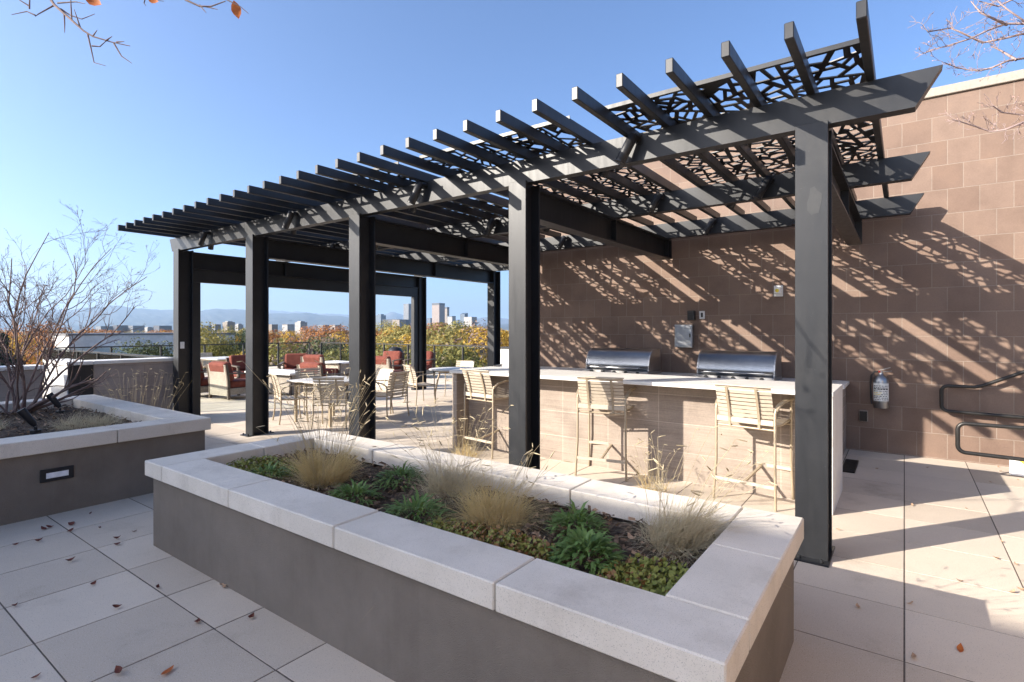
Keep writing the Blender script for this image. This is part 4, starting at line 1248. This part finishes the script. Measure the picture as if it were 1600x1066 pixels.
# ------------------------------------------------------------------ autumn trees beyond the terrace
CR = {'gold': leaf_mat('gold_crown', (.40, .25, .04), (.55, .37, .08), .3, .7, .8), 'orange': leaf_mat('orange_crown', (.32, .135, .045), (.44, .21, .08), .3, .7, .8),
      'green': leaf_mat('green_crown', (.07, .085, .04), (.13, .14, .065), .3, .7, .8), 'olive': leaf_mat('olive_crown', (.20, .18, .055), (.32, .27, .09), .3, .7, .8),
      'mauve': leaf_mat('mauve_crown', (.17, .12, .10), (.25, .18, .14), .2, .8, .8), 'pine': leaf_mat('pine_crown', (.025, .045, .028), (.05, .075, .045), .1, .7, .8)}
def crown(seed, kind, H=10.0, Rr=4.0, nl=11000, ls=.115):
    rnd = random.Random(seed); mb = MB()
    lobes = []
    for i in range(16):
        q = rnd.random(); a = rnd.uniform(0, 6.28)
        if kind == 'pine': z = H*(.18+.8*q); rad = Rr*.62*(1-q)+.25; lobes.append((Vector((rad*.5*math.cos(a), rad*.5*math.sin(a), z)), rad*.75+.3))
        else:
            z = H*(.36+.52*q); rad = Rr*(1-abs(q-.4)*1.1)
            lobes.append((Vector((rad*.68*math.cos(a), rad*.68*math.sin(a), z)), Rr*rnd.uniform(.26, .46)))
    for i in range(nl):
        c, r = lobes[i % 16]
        d = Vector((rnd.gauss(0, 1), rnd.gauss(0, 1), rnd.gauss(0, 1))).normalized()
        p = c + d*r*(rnd.random()**.22)
        e = (d + Vector((rnd.gauss(0, .4), rnd.gauss(0, .4), rnd.gauss(0, .4)))).to_track_quat('Z', 'Y').to_matrix() @ Euler((0, 0, rnd.uniform(0, 6))).to_matrix(); s = ls*rnd.uniform(.5, 1.3)
        mb.add([p+e @ Vector(v_) for v_ in ((-s, -s*.4, 0), (s*.2, -s*.6, .1*s), (s, s*.3, 0), (-s*.1, s*.6, .1*s))], [(0, 1, 2, 3)])
    return mb.mesh('crown', CR[kind])
def trunk_mesh(seed, H):
    rnd = random.Random(seed); mb = MB(); tp = []
    mb.tube([(0, 0, 0), (.05, 0, H*.25), (0, .08, H*.5), (.05, 0, H*.8)], [.28, .22, .15, .05], 7, 0, False)
    for i in range(8):
        grow(mb, Vector((0, 0, H*rnd.uniform(.25, .6))), Vector((rnd.uniform(-1, 1), rnd.uniform(-1, 1), .9)).normalized(), H*.42, .09, 1, rnd, .03, tp, [4], 0, .12, 5)
    return mb.mesh('trunk', M['bark'])
tm = [trunk_mesh(s, 10) for s in (1, 2)]
kinds = ['gold', 'orange', 'green', 'olive', 'mauve', 'pine']
LAB = {'gold': 'golden yellow autumn tree beyond the glass railing', 'orange': 'orange-brown autumn tree beyond the glass railing', 'green': 'green leafy tree beyond the glass railing', 'olive': 'yellow-green tree beyond the glass railing',
       'mauve': 'nearly bare mauve-brown tree beyond the glass railing', 'pine': 'dark evergreen tree beyond the glass railing'}
crs = {k: [crown(i*7+j, k, nl=5500 if k == 'mauve' else 11000) for j in range(2)] for i, k in enumerate(kinds)}
protos = {}
def put_tree(px, depth, ytop, kind, rnd):
    """a tree whose top is seen at row ytop"""
    top = at_depth(px, ytop, depth)
    Ht = top.z - GZ
    if kind in protos:
        o = dup(protos[kind][rnd.randrange(2)])
    else:
        protos[kind] = []
        for j in range(2):
            q = thing('pine_tree' if kind == 'pine' else 'autumn_tree', LAB[kind], 'tree', (0, 0, 0), 0, 'trees beyond the railing: ' + kind)
            obj('trunk', tm[j], q); obj('crown', crs[kind][j], q); protos[kind].append(q)
        protos[kind][1].location = (-140, 190, GZ)
        o = protos[kind][0]
    o.location = (top.x, top.y, GZ); o.rotation_euler = (0, 0, rnd.uniform(0, 6.28))
    s = Ht/9.6; w = s*rnd.uniform(.8, 1.1); o.scale = (w, w, s)
rnd = random.Random(77)
for (px, d, yt, k) in [(330, 62, 520, 'olive'), (385, 85, 522, 'pine'), (395, 60, 540, 'gold'), (360, 70, 530, 'green'), (310, 70, 528, 'olive'), (440, 75, 528, 'mauve'), (470, 110, 519, 'orange'), (430, 58, 545, 'olive'), (505, 90, 521, 'mauve'), (500, 60, 540, 'green'),
                       (540, 80, 520, 'mauve'), (520, 120, 514, 'orange'), (555, 60, 545, 'pine'), (580, 95, 514, 'pine'), (605, 110, 510, 'orange'), (590, 66, 524, 'gold'), (612, 50, 535, 'orange'), (635, 90, 512, 'olive'), (645, 70, 522, 'gold'), (625, 44, 548, 'olive'),
                       (690, 60, 522, 'olive'), (680, 100, 513, 'mauve'), (706, 52, 532, 'gold'), (698, 40, 545, 'olive'), (730, 90, 511, 'green'), (724, 58, 525, 'mauve'), (745, 60, 519, 'gold'), (758, 75, 508, 'gold'), (770, 66, 512, 'gold'), (790, 60, 505, 'gold'), (740, 42, 543, 'mauve'), (715, 120, 510, 'orange'),
                       (750, 110, 507, 'orange'), (120, 75, 522, 'orange'), (60, 70, 515, 'orange'), (20, 60, 520, 'gold'), (90, 55, 535, 'orange'), (150, 90, 521, 'orange'), (35, 90, 508, 'orange'), (5, 50, 530, 'pine'), (215, 130, 521, 'orange'), (255, 140, 520, 'orange'), (180, 150, 521, 'orange'),
                       (235, 62, 545, 'green'), (820, 70, 508, 'gold'), (318, 110, 516, 'orange'), (345, 95, 519, 'gold'), (372, 130, 515, 'olive'), (415, 95, 521, 'orange'), (452, 130, 515, 'gold'), (485, 140, 514, 'orange'), (525, 95, 517, 'gold'), (550, 130, 513, 'orange'), (598, 140, 509, 'olive'), (622, 130, 509, 'gold'), (648, 120, 511, 'orange'), (668, 80, 517, 'gold'), (685, 130, 510, 'orange'), (705, 85, 515, 'olive'), (733, 130, 508, 'gold'), (752, 90, 512, 'mauve'), (776, 100, 508, 'orange'), (290, 120, 518, 'mauve'), (160, 120, 519, 'gold'), (95, 110, 516, 'gold'), (460, 45, 555, 'mauve'), (545, 45, 552, 'olive'), (660, 46, 545, 'mauve')]:
    put_tree(px, d, yt, k, rnd)
# the far wood, one mass
rnd = random.Random(31); V = []; Fq = []; MI = []
for i in range(2300):
    px = rnd.uniform(-250, 1000); d = 170*math.exp(rnd.random()*2.5)
    base = at_depth(px, 515, d); hz = rnd.uniform(8.5, 14.2) + min(d*.001, 1.2); wr = rnd.uniform(3.0, 5.6); mi = rnd.choice((0, 0, 1, 1, 2, 3, 3, 4, 4, 5))
    nq = 190 if d < 300 else 60
    sz = (.26 if d < 300 else .75)
    for k in range(nq):
        dv = Vector((rnd.gauss(0, 1), rnd.gauss(0, 1), rnd.gauss(0, 1))).normalized(); q = rnd.random()**.25
        lob = 1 + .22*math.sin(5*math.atan2(dv.y, dv.x)+i)*math.cos(4*dv.z+i)
        c = Vector((base.x+wr*dv.x*q*lob, base.y+wr*dv.y*q*lob, GZ + hz*(.60+.40*dv.z*q*lob)))
        s = sz*rnd.uniform(.5, 1.2); e = (dv + Vector((rnd.gauss(0, .4), rnd.gauss(0, .4), rnd.gauss(0, .4)))).to_track_quat('Z', 'Y').to_matrix()
        b0 = len(V)
        V += [tuple(c+e @ Vector(v_)) for v_ in ((-s, -s*.5, 0), (s*.3, -s*.7, 0), (s, s*.4, 0), (-s*.2, s*.7, 0))]
        Fq.append((b0, b0+1, b0+2, b0+3)); MI.append(mi)
me = bpy.data.meshes.new('far_wood'); me.from_pydata(V, [], Fq)
for k in kinds: me.materials.append(CR[k])
me.polygons.foreach_set('material_index', MI); me.update()
tag(obj('far_wood', me), 'far belt of autumn trees running to the skyline', 'wood', kind='stuff')

# ------------------------------------------------------------------ town and skyline
def facade(name, wall, win, fw, fh, frac=.55):
    m, n, l, b = new_mat(name)
    tc = n.new('ShaderNodeTexCoord'); sx = n.new('ShaderNodeSeparateXYZ'); l.new(tc.outputs['Object'], sx.inputs[0])
    ad = n.new('ShaderNodeMath'); ad.operation = 'ADD'; l.new(sx.outputs[0], ad.inputs[0]); l.new(sx.outputs[1], ad.inputs[1])
    def cell(src, size, fr):
        d = n.new('ShaderNodeMath'); d.operation = 'DIVIDE'; l.new(src, d.inputs[0]); d.inputs[1].default_value = size
        f = n.new('ShaderNodeMath'); f.operation = 'FRACT'; l.new(d.outputs[0], f.inputs[0])
        g = n.new('ShaderNodeMath'); g.operation = 'LESS_THAN'; l.new(f.outputs[0], g.inputs[0]); g.inputs[1].default_value = fr
        return g.outputs[0]
    a = cell(ad.outputs[0], fw, .62); c = cell(sx.outputs[2], fh, frac)
    mu = n.new('ShaderNodeMath'); mu.operation = 'MULTIPLY'; l.new(a, mu.inputs[0]); l.new(c, mu.inputs[1])
    nz = noise(n, l, tc.outputs['Object'], .05, 2)
    w2 = ramp(n, l, nz, [(.3, tuple(x*.9 for x in wall)), (.7, wall)])
    cc_ = mixc(n, l, w2, win, mu.outputs[0]); l.new(cc_, b.inputs['Base Color']); b.inputs['Roughness'].default_value = .5
    return m
def facade_(nm, wl, wn, *a): return facade(nm, tuple(x*.5 for x in wl), tuple(x*.45 for x in wn), *a)
FM = {'pink': facade_('pink_stone_facade', (.50, .38, .32), (.16, .13, .13), 4, 4.2), 'grey': facade_('grey_glass_facade', (.27, .28, .30), (.16, .18, .21), 5, 4, .7), 'blue': facade_('blue_glass_facade', (.16, .22, .29), (.10, .15, .22), 4, 4, .8),
      'white': facade_('white_facade', (.62, .59, .54), (.25, .25, .26), 5, 3.6), 'tan': facade_('tan_facade', (.45, .36, .27), (.18, .15, .13), 4, 3.5), 'brick': facade_('brick_facade', (.34, .13, .08), (.15, .10, .09), 4, 3.6), 'dark': facade_('dark_facade', (.10, .10, .12), (.05, .06, .08), 4, 4)}
def building(px0, px1, ytop, depth, mat, label, cat='tower', cap=None, deep=.8, rz=0.0, crown_=None, group='buildings of the distant skyline'):
    pc = at_depth((px0+px1)/2, ytop, depth); w = (px1-px0)/F_PX*depth
    # turned square to the terrace grid
    H = pc.z - GZ
    t = thing('tower' if cat == 'tower' else 'building', label, cat, (pc.x, pc.y, GZ), rz, group)
    a = w/(abs(math.cos(YAW-rz))+deep*abs(math.sin(YAW-rz))); b_ = a*deep
    mb = MB(); mb.box(-a/2, -b_/2, 0, a/2, b_/2, H*.975 if cap is None else H*.93); mb.build('body', FM[mat], t)
    mb = MB()
    if crown_ == 'step':
        mb.box(-a*.3, -b_*.3, H*.93, a*.3, b_*.3, H)
    elif crown_ == 'slope':
        mb.prism([(-b_/2, H*.93), (b_/2, H*.93), (b_/2, H*1.0)], 'x', -a/2, a/2)
    else:
        z0 = H*.975 if cap is None else H*.93
        mb.box(-a*.51, -b_*.51, z0+.01, a*.51, b_*.51, H)
    mb.build('roof', FM[cap or mat], t)
    return t
building(675, 695, 474, 3900, 'pink', 'tall pale pink stone tower with dark top on the skyline', cap='dark')
building(694, 702, 480, 4200, 'tan', 'slim brown tower tucked beside the pink stone tower', cap='dark')
building(630.5, 645, 475, 4000, 'grey', 'broad flat grey glass tower framed by the end posts')
building(587, 603, 491, 4600, 'blue', 'blue stepped glass tower left of the grey one', crown_='step', cap='blue')
building(598, 640, 499.5, 3300, 'dark', 'low dark glass block below the grey tower', 'building')
building(668, 676, 497, 4300, 'blue', 'low blue tower left of the pink stone tower')
building(699, 712, 494, 3600, 'white', 'pale and blue mid-rise right of the slim brown tower', cap='blue')
building(712, 718, 500, 3700, 'blue', 'little blue block between the mid-rises')
building(719, 731, 489, 3900, 'blue', 'blue glass tower with slanted top right of the pink tower', cap='blue', crown_='slope')
building(725, 745, 495.5, 2600, 'white', 'cream twin apartment block at the right of the skyline')
building(677, 694, 504, 1100, 'brick', 'red brick house roof showing over the trees', 'building')
building(706, 717, 509, 900, 'tan', 'yellow-tan house among the trees', 'building')
building(613, 634, 500, 3000, 'tan', 'brown mid-rise at the foot of the grey tower', 'building')
building(348, 367, 502, 1500, 'tan', 'brown mid-rise with white penthouse seen between the left posts', 'building', cap='white', crown_='step')
building(331, 345, 507, 1500, 'grey', 'grey mid-rise left of the brown one', 'building', cap='tan')
building(367, 380, 506, 1600, 'white', 'pale mid-rise right of the brown one', 'building', crown_='step', cap='white')
building(305, 318, 511, 1700, 'white', 'small white block just right of the end post', 'building')
building(318, 331, 509, 1900, 'grey', 'small grey block beside the white one', 'building')
building(461, 480, 502, 1300, 'white', 'white apartment block with rooftop box seen right of the second post', 'building', crown_='step', cap='white')
building(418, 434, 507, 1600, 'tan', 'tan low-rise just right of the second post', 'building')
building(441, 460, 507, 1800, 'white', 'low white and tan block left of the white apartments', 'building', cap='tan')
building(497, 514, 508, 1700, 'grey', 'grey low-rise right of the white apartments', 'building')
building(515, 533, 508, 1500, 'white', 'long white low-rise left of the third post', 'building')
building(226, 240, 511, 1900, 'white', 'white gabled block left of the end post', 'building', crown_='step', cap='white')
building(176, 200, 508.5, 2600, 'dark', 'long dark block on the horizon behind the white modern building', 'building')
building(200, 226, 509, 2600, 'grey', 'long grey block on the horizon left of the white gabled one', 'building')
building(240, 268, 509, 2500, 'dark', 'dark row of blocks just left of the end post', 'building')
building(150, 178, 510, 2600, 'grey', 'hazy grey block on the horizon above the shrub', 'building')
# modern white building just beyond the terrace
t = thing('modern_building', 'low modern building with white and grey panels beyond the left railing', 'building', (at_depth(198, 524, 70).x, at_depth(198, 524, 70).y, GZ))
zt = at_depth(198, 524, 70).z - GZ
mb = MB(); mb.box(-14, -6, 0, 0, 14, zt); mb.build('wall', M['grey_render'], t)
mb = MB(); mb.box(-14.1, -6.1, zt+.005, .1, 14.1, zt+.25); mb.build('roof', FM['grey'], t)
mb = MB(); mb.box(.02, -4, zt-9, 5, 9, zt-2.6); mb.build('annex', M['sign_white'], t)

# ------------------------------------------------------------------ mountains
def mountains(name, pts, depth, base_y, seed, mat, rough=1.0):
    rnd = random.Random(seed)
    xs = [p[0] for p in pts]; ysv = [p[1] for p in pts]
    N = 240; rows = 12
    X = np.linspace(xs[0], xs[-1], N); Yt = np.interp(X, xs, ysv)
    for oc in range(5):
        ph = rnd.uniform(0, 6); fr = .03*2.1**oc
        Yt += np.sin(X*fr*2+ph)*1.0*rough/(1.6**oc)
    v = []; f = []
    for j in range(rows+1):
        q = j/rows
        for i in range(N):
            yy = Yt[i]*(1-q) + base_y*q
            dd = depth*(1-.28*q) + rnd.uniform(-.012, .012)*depth*(0 if j == 0 else 1)
            P = at_depth(X[i], yy, dd)
            P.z = EYE + (HY-yy)/F_PX*depth*(1-.0*q)
            if j == rows: P.z = GZ - 5
            else: P.z += rnd.uniform(-.03, .03)*depth*.02
            v.append(tuple(P))
    for j in range(rows):
        for i in range(N-1):
            a = j*N+i; f.append((a, a+1, a+N+1, a+N))
    mb = MB(); mb.add(v, f, 0, True)
    tag(mb.build(name, mat), kind='structure')
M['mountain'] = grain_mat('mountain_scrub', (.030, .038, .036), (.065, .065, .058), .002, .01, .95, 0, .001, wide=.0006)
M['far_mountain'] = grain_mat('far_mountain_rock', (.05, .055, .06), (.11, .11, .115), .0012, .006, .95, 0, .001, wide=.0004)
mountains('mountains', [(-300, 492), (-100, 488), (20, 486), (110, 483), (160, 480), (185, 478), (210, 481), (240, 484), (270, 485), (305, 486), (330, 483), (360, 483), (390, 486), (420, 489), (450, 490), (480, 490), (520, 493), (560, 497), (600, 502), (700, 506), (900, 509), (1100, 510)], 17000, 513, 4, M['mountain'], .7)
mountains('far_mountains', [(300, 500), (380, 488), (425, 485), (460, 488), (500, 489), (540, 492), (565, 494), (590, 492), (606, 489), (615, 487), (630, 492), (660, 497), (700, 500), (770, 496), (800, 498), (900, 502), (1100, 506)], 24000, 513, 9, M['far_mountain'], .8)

# ------------------------------------------------------------------ haze
mb = MB(); mb.box(-40000, -21000, GZ-6.5, 16000, 46000, 1050)
m = bpy.data.materials.new('haze_air'); m.use_nodes = True
n = m.node_tree.nodes; l = m.node_tree.links; n.remove(n['Principled BSDF'])
pv = n.new('ShaderNodeVolumePrincipled'); pv.inputs['Color'].default_value = (.50, .72, 1.0, 1); pv.inputs['Density'].default_value = 3.6e-5
pv.inputs['Anisotropy'].default_value = .2
l.new(pv.outputs[0], n['Material Output'].inputs['Volume'])
tag(mb.build('haze', m), 'thin pale blue haze in the distance', 'haze', kind='stuff')
